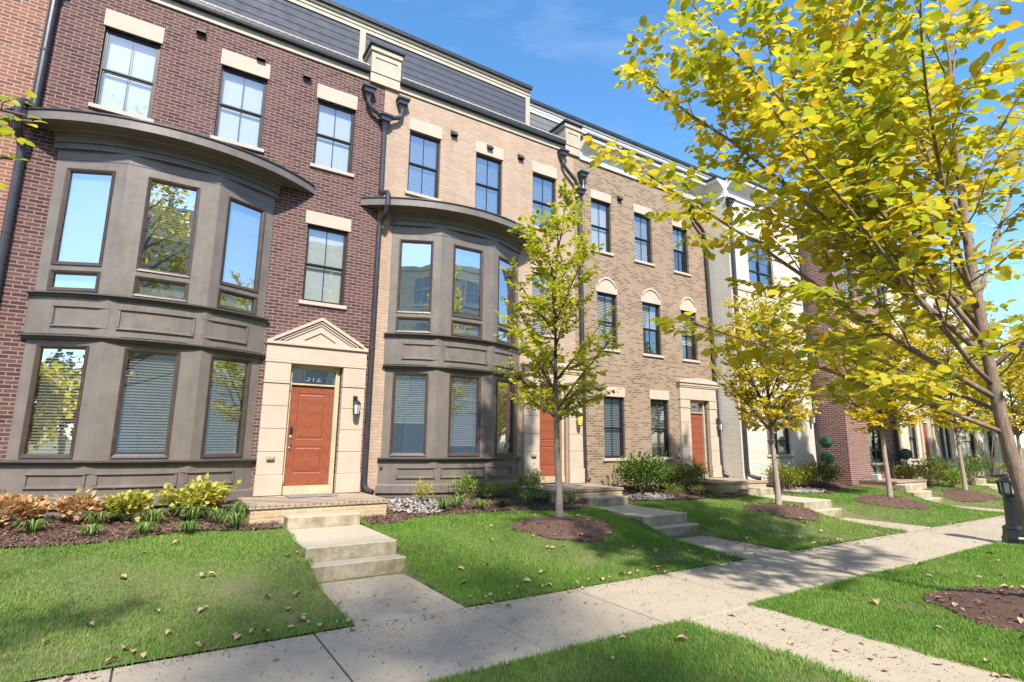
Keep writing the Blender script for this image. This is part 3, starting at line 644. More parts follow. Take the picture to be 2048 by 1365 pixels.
# ---- H1: brown brick
H1 = h = house('dark brown brick townhouse with a wide taupe bay and gabled door surround', .7)
wh = [(-1.64, -.74, 7.97, 9.62), (.34, 1.235, 7.97, 9.62), (2.30, 3.17, 7.95, 9.58)]; w2 = (2.30, 3.19, 4.81, 6.54)
xc = -.20
mb = MB(); mb.wall(-2.42, 3.85, .3, 10.44, 0, wh + [w2, (xc-1.78, xc+1.78, .9, 6.98), (2.20, 3.25, .60, 3.45)], .16); mb.build('wall', M['brick_brown'], h); core(h, -2.42, 3.85, 0, 9, 10.7)
for a in wh: sash_window(h, *a, 0, 'shade', (.36, .03))
sash_window(h, *w2, 0, 'shade', (.30, .05))
bay_window(h, xc, blinds={(0, 0): 2., (1, 0): .62, (2, 0): 2., (1, 2): .97, (2, 2): .99})
surround(h, 1.70, 3.75, .80, 0, None, peak=4.46); door_unit(h, 2.26, 3.13, .97, 0, '512'); lantern(h, 3.55, -.10, 2.53); outlet(h, 1.94, -.10, 1.53)
top_trim(h, -2.42, 3.43); attic(h, -2.3, 8.52, .55, 10.5, 12.16, 'slate_siding', 'cream_trim', (3.36, 8.44))
for x_, z_ in ((-.10, 10.20), (1.05, 10.07), (2.02, 10.02)): vent_hood(h, x_, z_)
downspout(h, [(3.42, -.02, 10.23), (4.28, -.02, 10.23), (3.85, -.05, 9.62)], [
    ([(3.42, -.11, 9.95), (3.43, -.11, 9.82), (3.52, -.12, 9.70), (3.70, -.14, 9.60), (3.80, -.14, 9.53)], .055), ([(4.28, -.11, 9.95), (4.27, -.11, 9.80), (4.20, -.12, 9.69), (4.02, -.14, 9.60), (3.90, -.14, 9.53)], .055),
    ([(3.85, -.12, 9.35), (3.86, -.09, 9.2), (3.87, -.09, 7.72), (3.89, -.16, 7.62), (3.92, -.36, 7.56), (3.93, -.42, 7.46), (3.93, -.42, 7.22), (3.92, -.34, 7.06), (3.89, -.12, 6.92), (3.87, -.09, 6.80), (3.86, -.09, 1.02), (3.87, -.11, .90), (3.92, -.20, .83), (3.98, -.30, .80)], .062)])
downspout(h, [(-2.38, -.02, 10.20)], [([(-2.38, -.11, 9.92), (-2.40, -.09, 9.75), (-2.41, -.09, 7.62), (-2.43, -.16, 7.53), (-2.50, -.34, 7.52), (-2.53, -.42, 7.44), (-2.53, -.42, 7.20), (-2.52, -.34, 7.02), (-2.48, -.12, 6.84), (-2.47, -.09, 6.7), (-2.47, -.09, .9), (-2.45, -.2, .72)], .062)])

# ---- H2: peach brick
H2 = h = house('pale peach brick townhouse with a taupe bay, behind the slim young tree', 6.8)
wh = [(4.54, 5.39, 7.90, 9.55), (6.43, 7.26, 7.88, 9.53), (8.28, 9.12, 7.87, 9.50)]; w2 = (8.28, 9.12, 4.81, 6.52); xc = 6.02
mb = MB(); mb.wall(3.853, 9.78, .3, 10.44, 0, wh + [w2, (xc-1.78, xc+1.78, .9, 6.98), (8.43, 9.42, .60, 3.45)], .16); mb.build('wall', M['brick_peach'], h); core(h, 3.853, 9.78, 0, 9, 10.7)
for a in wh: sash_window(h, *a, 0, 'slat', (.34, .03), gap=.22, gl='glass_sky', blind_m='blind_grey')
sash_window(h, *w2, 0, 'slat', (.30, .05))
bay_window(h, xc, blinds={(0, 0): .0, (1, 0): .45, (0, 2): .62, (1, 2): .9, (2, 0): .0, (0, 1): .0})
surround(h, 7.97, 9.95, .80, 0, None, zent=3.75); door_unit(h, 8.46, 9.28, 1.0, 0, '510'); lantern(h, 9.72, -.10, 2.45, True); outlet(h, 8.26, -.10, 1.55)
pier(h, 3.45, 4.20); top_trim(h, 4.205, 9.40)
vent_hood(h, 5.75, 9.83, 'vent_dark'); vent_hood(h, 6.83, 9.79, 'vent_dark'); vent_hood(h, 7.85, 9.81, 'vent_dark')
mb = MB(); mb.M = None; mb.tube([(4.22, -.06, 1.32), (4.22, .0, 1.32)], .022, 8); mb.lathe([(.03, 1.30), (.035, 1.33), (.02, 1.34)], (4.22, -.07), 10); mb.build('hose_bib', M['steel'], h)
downspout(h, [(9.30, -.02, 10.42), (10.06, -.02, 9.95), (9.92, -.05, 9.35)], [
    ([(9.30, -.11, 10.13), (9.31, -.11, 10.0), (9.40, -.12, 9.86), (9.72, -.13, 9.60), (9.82, -.13, 9.45), (9.83, -.13, 9.3)], .055), ([(10.06, -.11, 9.67), (10.05, -.11, 9.5), (10.02, -.13, 9.38), (9.96, -.14, 9.25)], .05),
    ([(9.92, -.12, 9.1), (9.93, -.09, 8.95), (9.98, -.09, 2.0), (10.0, -.09, 1.05), (10.02, -.12, .92), (10.08, -.2, .86)], .062)])

# ---- H3: tan brick with dark headers
H3 = h = house('tan brick townhouse flecked with dark bricks under a white key-pattern cornice', 12.8)
wt = [(10.45, 11.25, 7.63, 9.27), (12.27, 13.06, 7.63, 9.25), (14.08, 14.83, 7.60, 9.20)]; wm = [(10.63, 11.42, 4.63, 6.33), (12.50, 13.32, 4.63, 6.29), (14.30, 15.06, 4.62, 6.27)]; wl = [(10.80, 11.62, 1.45, 3.21), (12.72, 13.53, 1.47, 3.22)]
mb = MB(); mb.wall(9.782, 15.9, .3, 10.42, 0, wt + wm + wl + [(14.42, 15.36, .60, 3.3)], .16); mb.build('wall', M['brick_tan'], h); core(h, 9.782, 15.9, 0, 9, 10.9)
for k, a in enumerate(wt): sash_window(h, *a, 0, 'slat' if a[0] > 12 else 'shade', (.29, .02), drop=(1., 1., .5)[k], gap=.35)
for k, a in enumerate(wm): w = sash_window(h, *a, 0, 'slat', None, gap=.4, drop=(1., .55, .7)[k]); arch_head(w, a[0]-.06, a[1]+.02, a[3]+.003, .46, 0)
for k, a in enumerate(wl): sash_window(h, *a, 0, 'slat', (.29, .03), gap=.5, blind_m='blind_grey', drop=(1., .85)[k])
surround(h, 13.97, 15.84, .80, 0, None, pil=.46, ztop=3.28, zent=3.68); door_unit(h, 14.46, 15.2, .95, 0, '508', ztop=2.86, frame='cream_trim'); lantern(h, 15.72, -.10, 2.42); outlet(h, 13.84, 0, 1.5)
pier(h, 9.42, 9.99); vent_hood(h, 11.62, 9.55, 'vent_dark'); vent_hood(h, 13.42, 9.42, 'vent_dark')
KP = [(.02, 10.40), (.06, 10.40), (.06, 10.43), (.045, 10.45), (.045, 10.66), (.09, 10.69), (.09, 10.72), (.13, 10.73), (.22, 10.83), (.30, 10.86), (.30, 10.885), (.38, 10.90), (.40, 10.96), (.40, 11.0), (-.3, 11.0), (-.3, 10.40)]
mb = MB(); mb.sweep([(10.0, 0), (15.9, 0), (15.9, -.84)], KP)
x_ = 10.1; up = False
crn = mb.build('cornice', M['white_trim'], h)
mb = MB()
while x_ < 15.4:                                      # stepped key lines: raised grey strips coloured as groove shadow
    z_ = 10.60 if up else 10.50; mb.box(x_, x_+.27, -.049, -.0455, z_, z_+.014); mb.box(x_+.256, x_+.27, -.049, -.0455, 10.515, 10.599); x_ += .27; up = not up
mb.build('key_pattern', M['kerb'], crn)
mb = MB(); mb.sweep([(9.98, 0), (15.9, 0), (15.9, -.84)], [(.40, 11.002), (.44, 11.005), (.44, 11.075), (.0, 11.12), (-.9, 11.12), (-.9, 11.002)]); mb.build('roof_edge', M['roof_metal'], h)
attic(h, 8.53, 20.4, 1.05, 10.6, 12.16, 'pale_siding', 'white_trim')
downspout(h, [(15.0, -.02, 10.22)], [([(15.0, -.11, 9.95), (15.02, -.11, 9.78), (15.16, -.12, 9.58), (15.52, -.12, 9.30), (15.62, -.10, 9.15), (15.66, -.09, 8.9), (15.82, -.075, 2.5), (15.84, -.09, 1.1), (15.86, -.14, .92), (15.98, -.34, .82), (16.06, -.5, .8)], .062)])

# ---- H4: white painted brick, standing forward
h = house('white painted brick townhouse standing forward of the tan one', 18.1, -.85); yf = -.85
hol = [(16.95, 18.45, 7.5, 9.2), (17.0, 18.4, 4.55, 6.3), (17.3, 18.7, 1.55, 3.2)]
mb = MB(); mb.wall(15.9, 20.4, .3, 10.42, yf, hol, .2); mb.box(15.9, 15.91, yf+.001, -.001, .3, 10.42); mb.build('wall', M['brick_white'], h); core(h, 15.92, 20.38, yf, 9, 10.9)
for a in hol: sash_window(h, *a, yf, 'shade' if a[2] < 7 else None, None if a[2] > 7 else (.2, .03), casement=True, gl='glass_sky')
mb = MB(); mb.sweep([(15.9, 0), (15.9, yf), (20.4, yf)][1:], KP); mb.build('cornice', M['white_trim'], h)
mb = MB(); mb.sweep([(15.9, yf), (20.4, yf)], [(.40, 11.002), (.44, 11.005), (.44, 11.075), (.0, 11.12), (-.9, 11.12), (-.9, 11.002)]); mb.build('roof_edge', M['roof_metal'], h)
for z_ in (4.15, 7.1): mb = MB(); mb.box(15.905, 20.15, yf-.03, yf-.001, z_, z_+.12); mb.build('string_course', M['cast_stone'], h)
downspout(h, [(15.99, yf-.02, 10.3)], [([(15.99, yf-.11, 10.02), (16.0, yf-.09, 9.8), (16.0, yf-.09, 1.1), (16.02, yf-.12, .92), (16.12, yf-.3, .84), (16.2, yf-.42, .82)], .062)])
downspout(h, [(20.26, yf-.02, 10.3)], [([(20.26, yf-.11, 10.02), (20.27, yf-.09, 9.8), (20.27, yf-.09, .9)], .062)]); lantern(h, 20.0, yf, 2.75)

# ---- H5: plum brick, further forward still
h = house('plum brown brick townhouse with its dark side wall beside the white one', 22.2, -1.9); yf = -1.9
hol = [(21.9, 23.15, 1.25, 2.95), (21.2, 22.0, 4.5, 6.2), (22.6, 23.4, 4.5, 6.2), (21.2, 22.0, 7.4, 9.0), (22.6, 23.4, 7.4, 9.0)]
mb = MB(); mb.wall(20.4, 24.0, .2, 10.2, yf, hol, .2); mb.box(20.4, 20.41, yf+.001, -.851, .2, 10.2); mb.build('wall', M['brick_plum'], h); core(h, 20.42, 24.0, yf, 9, 10.2)
for k, a in enumerate(hol): sash_window(h, *a, yf, None if k == 0 else 'slat', (.3, .04), casement=(k == 0))
mb = MB(); mb.sweep([(20.4, -.9), (20.4, yf), (24.0, yf)], [(.0, 10.2), (.08, 10.2), (.1, 10.4), (.3, 10.5), (.3, 10.6), (-.3, 10.6), (-.3, 10.2)]); mb.build('cornice', M['cream_trim'], h)
downspout(h, [(23.9, yf-.02, 9.9)], [([(23.9, yf-.11, 9.62), (23.9, yf-.09, 9.4), (23.9, yf-.09, .8)], .06)])

# ---- H6, H7, H8 further along
h = house('blended stone townhouse with a red-brown door beyond the plum one', 26.4, -1.6); yf = -1.6
hol = [(24.55, 25.2, 1.35, 3.1), (25.9, 26.7, 1.35, 3.1), (27.15, 28.0, .8, 3.2), (24.6, 25.4, 4.3, 5.9), (26.8, 27.6, 4.3, 5.9), (24.6, 25.4, 7.0, 8.5), (26.8, 27.6, 7.0, 8.5)]
mb = MB(); mb.wall(24.002, 28.7, .2, 9.2, yf, hol, .2); mb.build('wall', M['stone_blend'], h); core(h, 24.02, 28.7, yf, 9, 9.2)
for k, a in enumerate(hol):
    if k != 2: sash_window(h, *a, yf, 'slat', (.25, .04))
door_unit(h, 27.2, 27.92, .85, yf, None, ztop=2.85, frame='white_trim')
mb = MB(); mb.bbox(26.95, 27.1, yf-.08, yf+.05, .6, 3.35, .01); mb.bbox(28.05, 28.2, yf-.08, yf+.05, .6, 3.35, .01); mb.bbox(26.9, 28.25, yf-.1, yf+.05, 3.352, 3.7, .01); mb.build('door_surround', M['cast_stone'], h)
mb = MB(); mb.sweep([(24.0, yf), (28.7, yf)], [(.0, 9.2), (.1, 9.2), (.3, 9.4), (.3, 9.5), (-.3, 9.5), (-.3, 9.2)]); mb.build('cornice', M['cream_trim'], h)
mb = MB(); mb.face([(23.9, yf-.35, 9.52), (28.9, yf-.35, 9.52), (28.9, 4, 12.6), (23.9, 4, 12.6)]); mb.face([(28.9, 9, 9.5), (23.9, 9, 9.5), (23.9, 4, 12.6), (28.9, 4, 12.6)]); mb.build('roof', M['roof_metal'], h); lantern(h, 28.35, yf, 2.6)
h = house('cream painted townhouse near the far right end of the row', 32.5, -1.6)
hol = [(29.5, 29.95, 1.3, 3.1), (31.2, 32.8, 1.35, 2.9), (34.35, 35.1, 1.35, 3.0), (30, 30.9, 4.3, 5.9), (32, 32.9, 4.3, 5.9), (34, 34.9, 4.3, 5.9), (30, 30.9, 7.0, 8.4), (34, 34.9, 7.0, 8.4)]
mb = MB(); mb.wall(28.702, 36.2, .2, 9.0, yf, hol, .2); mb.box(36.19, 36.2, yf+.001, 9, .2, 9.0); mb.build('wall', M['brick_white'], h); core(h, 28.72, 36.17, yf, 9, 9.0)
for a in hol: sash_window(h, *a, yf, 'slat', (.22, .04))
for x_ in (28.85, 36.0): downspout(h, [(x_, yf-.02, 8.7)], [([(x_, yf-.11, 8.4), (x_, yf-.09, 8.2), (x_, yf-.09, .8)], .06)])
mb = MB(); mb.sweep([(28.7, yf), (36.2, yf), (36.2, 9)], [(.0, 9.0), (.1, 9.0), (.3, 9.2), (.3, 9.3), (-.3, 9.3), (-.3, 9.0)]); mb.build('cornice', M['cream_trim'], h)
mb = MB(); mb.face([(28.5, yf-.35, 9.32), (36.5, yf-.35, 9.32), (36.5, 4, 12.4), (28.5, 4, 12.4)]); mb.face([(36.5, 9, 9.3), (28.5, 9, 9.3), (28.5, 4, 12.4), (36.5, 4, 12.4)]); mb.build('roof', M['roof_metal'], h)

# ---- the sunlit apartment block across the street (seen in the window reflections)
yo = -25.5
h = thing('apartment_building', (0, yo, 0), 'sunlit cream stone apartment block mirrored in the bay windows', 'building')
mb = MB(); mb.box(-22, 40, yo-10, yo, -.3, 15.0); mb.build('wall', M['opp_stone'], h)
mb = MB(); mb.sweep([(40, yo), (-22, yo)], [(.0, 11.4), (.12, 11.4), (.3, 11.6), (.3, 11.75), (-.2, 11.75), (-.2, 11.4)]); mb.sweep([(40, yo), (-22, yo)], [(.0, 14.8), (.2, 14.9), (.3, 15.2), (-.3, 15.25), (-.3, 14.8)]); mb.build('cornice', M['white_trim'], h)
for k, xo in enumerate((-19, -13.5, -8.2, -2.2, 3.2, 8.6, 14.2, 19.6, 25, 31)):
    for (z0, z1, arch) in ((.2, 3.0, True), (5.0, 6.9, False), (8.2, 10.2, True), (12.2, 14.2, False)):
        mb = MB(); ww = .75 if z0 > 1 else 1.3; X = [(xo-ww, z0), (xo+ww, z0), (xo+ww, z1)] + ([(xo+ww*math.cos(math.pi*t/8), z1+ww*.8*math.sin(math.pi*t/8)) for t in range(1, 8)] if arch else []) + [(xo-ww, z1)]
        mb.f.append([mb.vert((x, yo+.03, z)) for x, z in X][::-1]); mb.m.append(1 if z0 < 1 else 0)
        for (xa, za), (xb, zb) in zip(X, X[1:] + X[:1]): mb.tube([(xa, yo+.04, za), (xb, yo+.04, zb)], .09, 6)
        if z0 > 1: mb.box(xo-.03, xo+.03, yo+.035, yo+.07, z0, z1); mb.box(xo-ww, xo+ww, yo+.035, yo+.065, (z0+z1)/2-.03, (z0+z1)/2+.03); mb.box(xo-ww-.2, xo+ww+.2, yo+.01, yo+.18, z0-.2, z0-.05)
        nm = 'window' if z0 > 1 else 'garage_door'
        me = mb.build(nm, [M['opp_glass'], M['white_trim']], h)
        me.data.polygons.foreach_set('material_index', [0 if i == 0 and z0 > 1 else 1 for i in range(len(me.data.polygons))])
    if k % 2 == 1:
        mb = MB(); mb.box(xo-1.9, xo+1.9, yo+.02, yo+1.2, 7.6, 7.8); mb.box(xo-1.9, xo+1.9, yo+1.1, yo+1.16, 8.7, 8.78)
        for q in range(32): mb.box(xo-1.85+q*.12, xo-1.83+q*.12, yo+1.11, yo+1.14, 7.8, 8.7)
        mb.build('balcony', M['white_trim'], h)
# ------------------------------------------------------------------ ground
PORCH = [(1.42, 3.84, -1.68), (7.72, 9.98, -1.60), (13.55, 15.86, -1.70), (20.9, 23.2, -3.1), (26.7, 28.5, -2.9)]   # x0, x1, front y
WALKS = [(1.95, 3.22, -4.02), (8.52, 9.80, -3.95), (14.35, 15.62, -3.95), (20.65, 21.9, -3.95), (27.0, 28.2, -3.95)]
RINGS = [(6.42, -3.75, 1.0, .78), (12.75, -4.05, .95, .72), (17.85, -4.2, 1.25, .75), (23.1, -4.3, 1.1, .7)]          # mulch rings of the young trees
BIG = (8.62, -9.72, 1.25, 1.05)
def sm(a, b, x): t = np.clip((x-a)/(b-a), 0, 1); return t*t*(3-2*t)
def wob(x, y): return .5*np.sin(1.7*x+.6*y+.5)*np.sin(1.1*y-.7*x) + .3*np.sin(3.9*x+2.1*y) * np.sin(3.1*y-1.3*x) + .2*np.sin(9.1*x-4.*y)
def H(x, y):
    """lawn height: a bank rising from the sidewalk towards the houses"""
    x = np.asarray(x, float); y = np.asarray(y, float)
    z = .012 + .31*sm(-5.9, -3.6, y) + .13*sm(-4.2, -2.0, y) + .18*sm(-2.2, -.3, y)
    dip = np.zeros_like(z)
    for (a, b, yf) in WALKS:
        d = np.maximum(np.maximum(a-x, x-b), 0); k = (1-sm(.0, .9, d)); dip = np.maximum(dip, k*(1-sm(-4.6, -3.3, y)))
    z = z*(1-dip*.72) + .012*dip
    for (cx, cy_, rx, ry) in RINGS:
        q = ((x-cx)/rx)**2 + ((y-cy_)/ry)**2; z = z + .15*np.exp(-q*1.2)
    return z + .012*wob(x, y)*sm(-5.96, -5.2, y)
def strip(x, y):
    z = .008 + .012*wob(x*.8, y*.8)*sm(-7.6, -8.0, y)
    cx, cy_, rx, ry = BIG; q = ((x-cx)/rx)**2+((y-cy_)/ry)**2
    return z + .20*np.exp(-q*1.3) - .02*sm(-10.6, -11.1, y)
def gridmesh(name, x0, x1, y0, y1, st, fn, mat, mask=None, zo=0.):
    xs = np.arange(x0, x1+st*.5, st); ys = np.arange(y0, y1+st*.5, st); X, Y = np.meshgrid(xs, ys); Z = fn(X, Y)+zo; nx, ny = len(xs), len(ys)
    I = (np.arange(ny-1)[:, None]*nx + np.arange(nx-1)[None, :]); F = np.stack([I, I+1, I+1+nx, I+nx], -1)
    if mask is not None: F = F[mask((X[:-1, :-1]+X[1:, 1:])/2, (Y[:-1, :-1]+Y[1:, 1:])/2)]
    return npmesh(name, np.stack([X, Y, Z], -1).reshape(-1, 3), F.reshape(-1, 4), mat, None, True)

mb = MB(); mb.face([(-900, -900, -.22), (900, -900, -.22), (900, 900, -.22), (-900, 900, -.22)]); tag(mb.build('ground', M['turf']), kind='structure')
def sunk(fn, ym):                       # the lawn sheet drops away under the paving
    def g(X, Y):
        m = np.zeros(np.shape(X), bool)
        for (a, b, yf), (p0, p1, py) in zip(WALKS, PORCH): m |= (X > a) & (X < b-.02) & (Y < py) & (Y > -6)
        for (a, b) in ((5.02, 6.24), (14.5, 15.42), (-4.3, -3.2)): m |= (X > a) & (X < b) & (Y < -7.5)
        return fn(X, Y) - .16*m
    return g
tag(gridmesh('lawn', -14, 60, -5.95, .4, .09, sunk(H, 0), M['turf']), kind='structure')
tag(gridmesh('verge', -14, 60, -11.2, -7.62, .10, sunk(strip, 0), M['turf']), kind='structure')
mb = MB(); mb.bbox(-60, 60, -11.38, -11.21, -.2, .02, .02); tag(mb.build('kerb', M['kerb']), kind='structure')
mb = MB(); mb.face([(-60, -20.2, -.13), (60, -20.2, -.13), (60, -11.39, -.13), (-60, -11.39, -.13)]); tag(mb.build('street', M['asphalt']), kind='structure')
mb = MB(); mb.face([(-60, -25.4, -.06), (60, -25.4, -.06), (60, -20.21, -.02), (-60, -20.21, -.02)]); tag(mb.build('far_pavement', M['walk']), kind='structure')
JX = [-13.0, -11.4, -9.8, -8.15, -6.5, -4.9, -3.25, -1.7, -.1, 1.53, 3.24, 4.82, 6.48, 8.15, 9.8, 11.45, 13.1, 14.75, 16.4, 18.0, 19.7, 21.3, 23, 24.6, 26.2, 27.9, 29.5, 31.1, 32.8, 34.4, 36, 40, 44, 50, 58]
mb = MB(); g = .008; mb.mi = 1; mb.box(-13, 58, -7.595, -5.965, -.15, -.016); mb.mi = 0
for k, (a, b) in enumerate(zip(JX, JX[1:])):
    d = .003*math.sin(k*2.3); mb.bbox(a+g, b-g, -7.6, -5.96, -.14, d, .005)
tag(mb.build('sidewalk', [M['walk'], M['joint']]), kind='structure')
for (a, b) in ((5.02, 6.24), (14.5, 15.42), (-4.3, -3.2)):
    mb = MB(); ys = [-7.612, -8.72, -9.95, -11.2]; mb.mi = 1; mb.box(a+.01, b-.01, -11.1, -7.62, -.15, -.012); mb.mi = 0
    for y1, y0 in zip(ys, ys[1:]): mb.bbox(a, b, y0+g, y1-g, -.14, .006, .004)
    tag(mb.build('cross_path', [M['walk'], M['joint']]), kind='structure')
for (a, b, yf) in WALKS:
    mb = MB(); mid = (yf-5.95)/2; mb.mi = 1; mb.box(a+.01, b-.01, -5.95, yf, -.15, -.012); mb.mi = 0
    for y0, y1, z in ((-5.945, mid-.009, .005), (mid+.009, yf-.002, .007)): mb.bbox(a, b, y0, y1, -.14, z, .004)
    tag(mb.build('front_walk', [M['walk'], M['joint']]), kind='structure')

# ---- porches and steps
plab = ['beside the dark brown house with the gabled door', 'behind the slim young tree with lit lantern', 'of the tan house with door 508', 'between white and plum houses', 'of the blended stone house']
for k, ((px0, px1, py), (a, b, yf)) in enumerate(zip(PORCH, WALKS)):
    zt = .80 if k < 3 else .72; top = 0 if k < 3 else yf*0 - (1.9 if k == 3 else 1.6)
    t = thing('brick_porch', ((px0+px1)/2, py, .3), 'low brick entrance porch ' + plab[k], 'porch', 'brick porches at the front doors')
    mb = MB(); mb.bbox(px0+.03, px1-.03, py+.03, top-.002, .1, zt-.072, .01); mb.build('base', M['brick_porch'], t)
    mb = MB(); n = int((px1-px0)/.105); w_ = (px1-px0)/n                 # rowlock edge and paved top
    for i in range(n): mb.bbox(px0+i*w_+.004, px0+(i+1)*w_-.004, py, py+.2, zt-.07, zt-.002*((i*7) % 3), .006)
    for j in range(int((top-py-.2)/.105)):
        y_ = py+.205+j*.105; off = .1*(j % 2)
        for i in range(int((px1-px0)/.21)+1):
            xa = max(px0, px0+i*.21-off); xb = min(px1, px0+(i+1)*.21-off-.008)
            if xb-xa > .03: mb.bbox(xa, xb, y_, min(y_+.099, top-.001), zt-.07, zt-.003-.002*((i*5+j*3) % 3), .004)
    mb.build('paving', M['brick_paving'], t)
    t = thing('concrete_steps', ((a+b)/2, yf, .02), 'concrete steps to the porch ' + plab[k], 'steps', 'concrete steps up to the porches')
    fy = py-.34
    mb = MB(); mb.bbox(a+.03, b-.02, fy, py-.003, .1, .62, .014); mb.build('step', M['step'], t)
    mb = MB(); mb.bbox(a-.05, b+.0, yf+.26, fy-.002, -.05, .425, .016); mb.build('landing', M['step'], t)
    mb = MB(); mb.bbox(a-.02, b+.06, yf, yf+.258, -.05, .222, .014); mb.build('step', M['step'], t)
for (x, y, z, lab) in ((2.70, -.42, .80, 'grey woven doormat before door 512'), (8.9, -.45, .80, 'pale doormat behind the young tree trunk')):
    mb = MB(); mb.bbox(x-.46, x+.46, y-.26, y+.26, z+.001, z+.018, .005); tag(mb.build('doormat', M['mat_rug']), lab, 'doormat')

# ------------------------------------------------------------------ small scattered things (numpy)
rng = np.random.default_rng(11)
def rot_rows(az, tilt, spin):
    """rotation matrices (n,3,3): spin about own axis, tilt, then azimuth"""
    ca, sa, ct, st, cs, ss = np.cos(az), np.sin(az), np.cos(tilt), np.sin(tilt), np.cos(spin), np.sin(spin); z = np.zeros_like(ca); o = z+1
    A = np.stack([np.stack([ca, -sa, z], -1), np.stack([sa, ca, z], -1), np.stack([z, z, o], -1)], -2)
    T = np.stack([np.stack([o, z, z], -1), np.stack([z, ct, -st], -1), np.stack([z, st, ct], -1)], -2)
    S = np.stack([np.stack([cs, z, ss], -1), np.stack([z, o, z], -1), np.stack([-ss, z, cs], -1)], -2)
    return A @ T @ S
def scatter(name, base_v, base_f, pos, mats, size, mat, parent=None, smooth=False):
    """copies of one small shape merged into one mesh"""
    base_v = np.asarray(base_v, float); base_f = np.asarray(base_f)
    V = np.einsum('nij,kj->nki', mats, base_v)*np.asarray(size)[:, None, None] + pos[:, None, :]
    F = base_f[None] + (np.arange(len(pos))*len(base_v))[:, None, None]
    return npmesh(name, V.reshape(-1, 3), F.reshape(-1, base_f.shape[1]), mat, parent, smooth)
# ovate leaf: y along the midrib, folded and curved
LEAF_V = np.array([(0, 0, 0), (0, .34, .025), (0, .68, .02), (0, 1, -.06), (-.25, .22, .06), (-.33, .50, .075), (-.19, .80, .03), (.25, .22, .06), (.33, .50, .075), (.19, .80, .03)])
LEAF_F = np.array([(0, 1, 4, 4), (1, 5, 4, 4), (1, 2, 5, 5), (2, 6, 5, 5), (2, 3, 6, 6), (0, 7, 1, 1), (1, 7, 8, 8), (1, 8, 2, 2), (2, 8, 9, 9), (2, 9, 3, 3)])[:, :3]
NARROW_V = LEAF_V*np.array((.55, 1, 1.))
def in_bed(x, y):
    """planting bed along the houses: its front edge wanders; stones and mulch lie here"""
    e = -2.08 + .16*np.sin(1.3*x+.4) + .10*np.sin(3.1*x) - .35*np.exp(-((x-17.5)/2.2)**2) - .3*np.exp(-((x-23)/2.)**2); m = (y > e) & (y < -.02)
    for (a, b, py), (wa, wb, yf) in zip(PORCH, WALKS): m &= ~((x > a-.02) & (x < b+.02) & (y > py)); m &= ~((x > wa-.06) & (x < wb+.08) & (y < py+.02))
    return m
def in_ring(x, y):
    m = np.zeros(np.shape(x), bool)
    for (cx, cy_, rx, ry) in RINGS + [BIG]:
        q = np.hypot((x-cx)/rx, (y-cy_)/ry); a = np.arctan2(y-cy_, x-cx); m |= q < 1+.06*np.sin(3*a+cx)+.04*np.sin(7*a)
    return m
def on_walk(x, y, e=0.):
    m = (y > -7.62-e) & (y < -5.94+e)
    for (a, b, yf) in WALKS: m |= (x > a-.06-e) & (x < b+.08+e) & (y > -6) & (y < -1.6)
    for (a, b) in ((5.02, 6.24), (14.5, 15.42), (-4.3, -3.2)): m |= (x > a-e) & (x < b+e) & (y < -7.5)
    return m
on_edge = on_walk
def in_stone(x, y):
    return (((x-4.55)/.62)**2 + ((y+1.25)/.68)**2 < 1) | (((x-10.75)/.75)**2 + ((y+1.75)/.38)**2 < 1) | (((x-16.9)/.9)**2 + ((y+2.2)/.45)**2 < 1)
def height(x, y): return np.where(y > -5.95, H(x, y), np.where(y < -7.61, strip(x, y), .002))
# mulch sheets
tag(gridmesh('mulch_bed', -14, 40, -2.7, -.02, .05, lambda x, y: H(x, y)+.03+.014*np.sin(31*x+9*y)*np.sin(27*y-13*x)+.01*np.sin(63*x)*np.sin(59*y), M['mulch'], in_bed), kind='structure')
for (cx, cy_, rx, ry) in RINGS + [BIG]:
    tag(gridmesh('mulch_mound', cx-rx*1.2, cx+rx*1.2, cy_-ry*1.2, cy_+ry*1.2, .04, lambda x, y: height(x, y)+.02+.012*np.sin(31*x+9*y)*np.sin(27*y-13*x), M['mulch'], in_ring), kind='structure')
# chips
x = np.concatenate([rng.uniform(-4, 14, 60000), rng.uniform(-3, 32, 50000)]); y = np.concatenate([rng.uniform(-2.7, -.05, 60000), rng.uniform(-10.9, -.05, 50000)])
ok = (in_bed(x, y) | in_ring(x, y)) & ~in_stone(x, y) & (rng.random(len(x)) < np.clip(1.5-.03*np.hypot(x, y+12), .3, 1)); x, y = x[ok], y[ok]; n = len(x); x = x+rng.normal(0, .035, n)*(1+2.*(rng.random(n) < .12)); y = y+rng.normal(0, .035, n)*(1+2.*(rng.random(n) < .12)); ok = ~on_walk(x, y, .0); x, y = x[ok], y[ok]; n = len(x)
CH_V = np.array([(-.5, -.14, 0), (.45, -.2, .05), (.55, .1, .02), (-.4, .18, .06), (0, 0, .16)]); CH_F = np.array([(0, 1, 4), (1, 2, 4), (2, 3, 4), (3, 0, 4)])
o = scatter('mulch_chips', CH_V, CH_F, np.stack([x, y, height(x, y)+.035], -1), rot_rows(rng.uniform(0, 6.3, n), rng.normal(0, .5, n), rng.normal(0, .5, n)), rng.uniform(.02, .06, n), M['chips']); tag(o, kind='stuff')
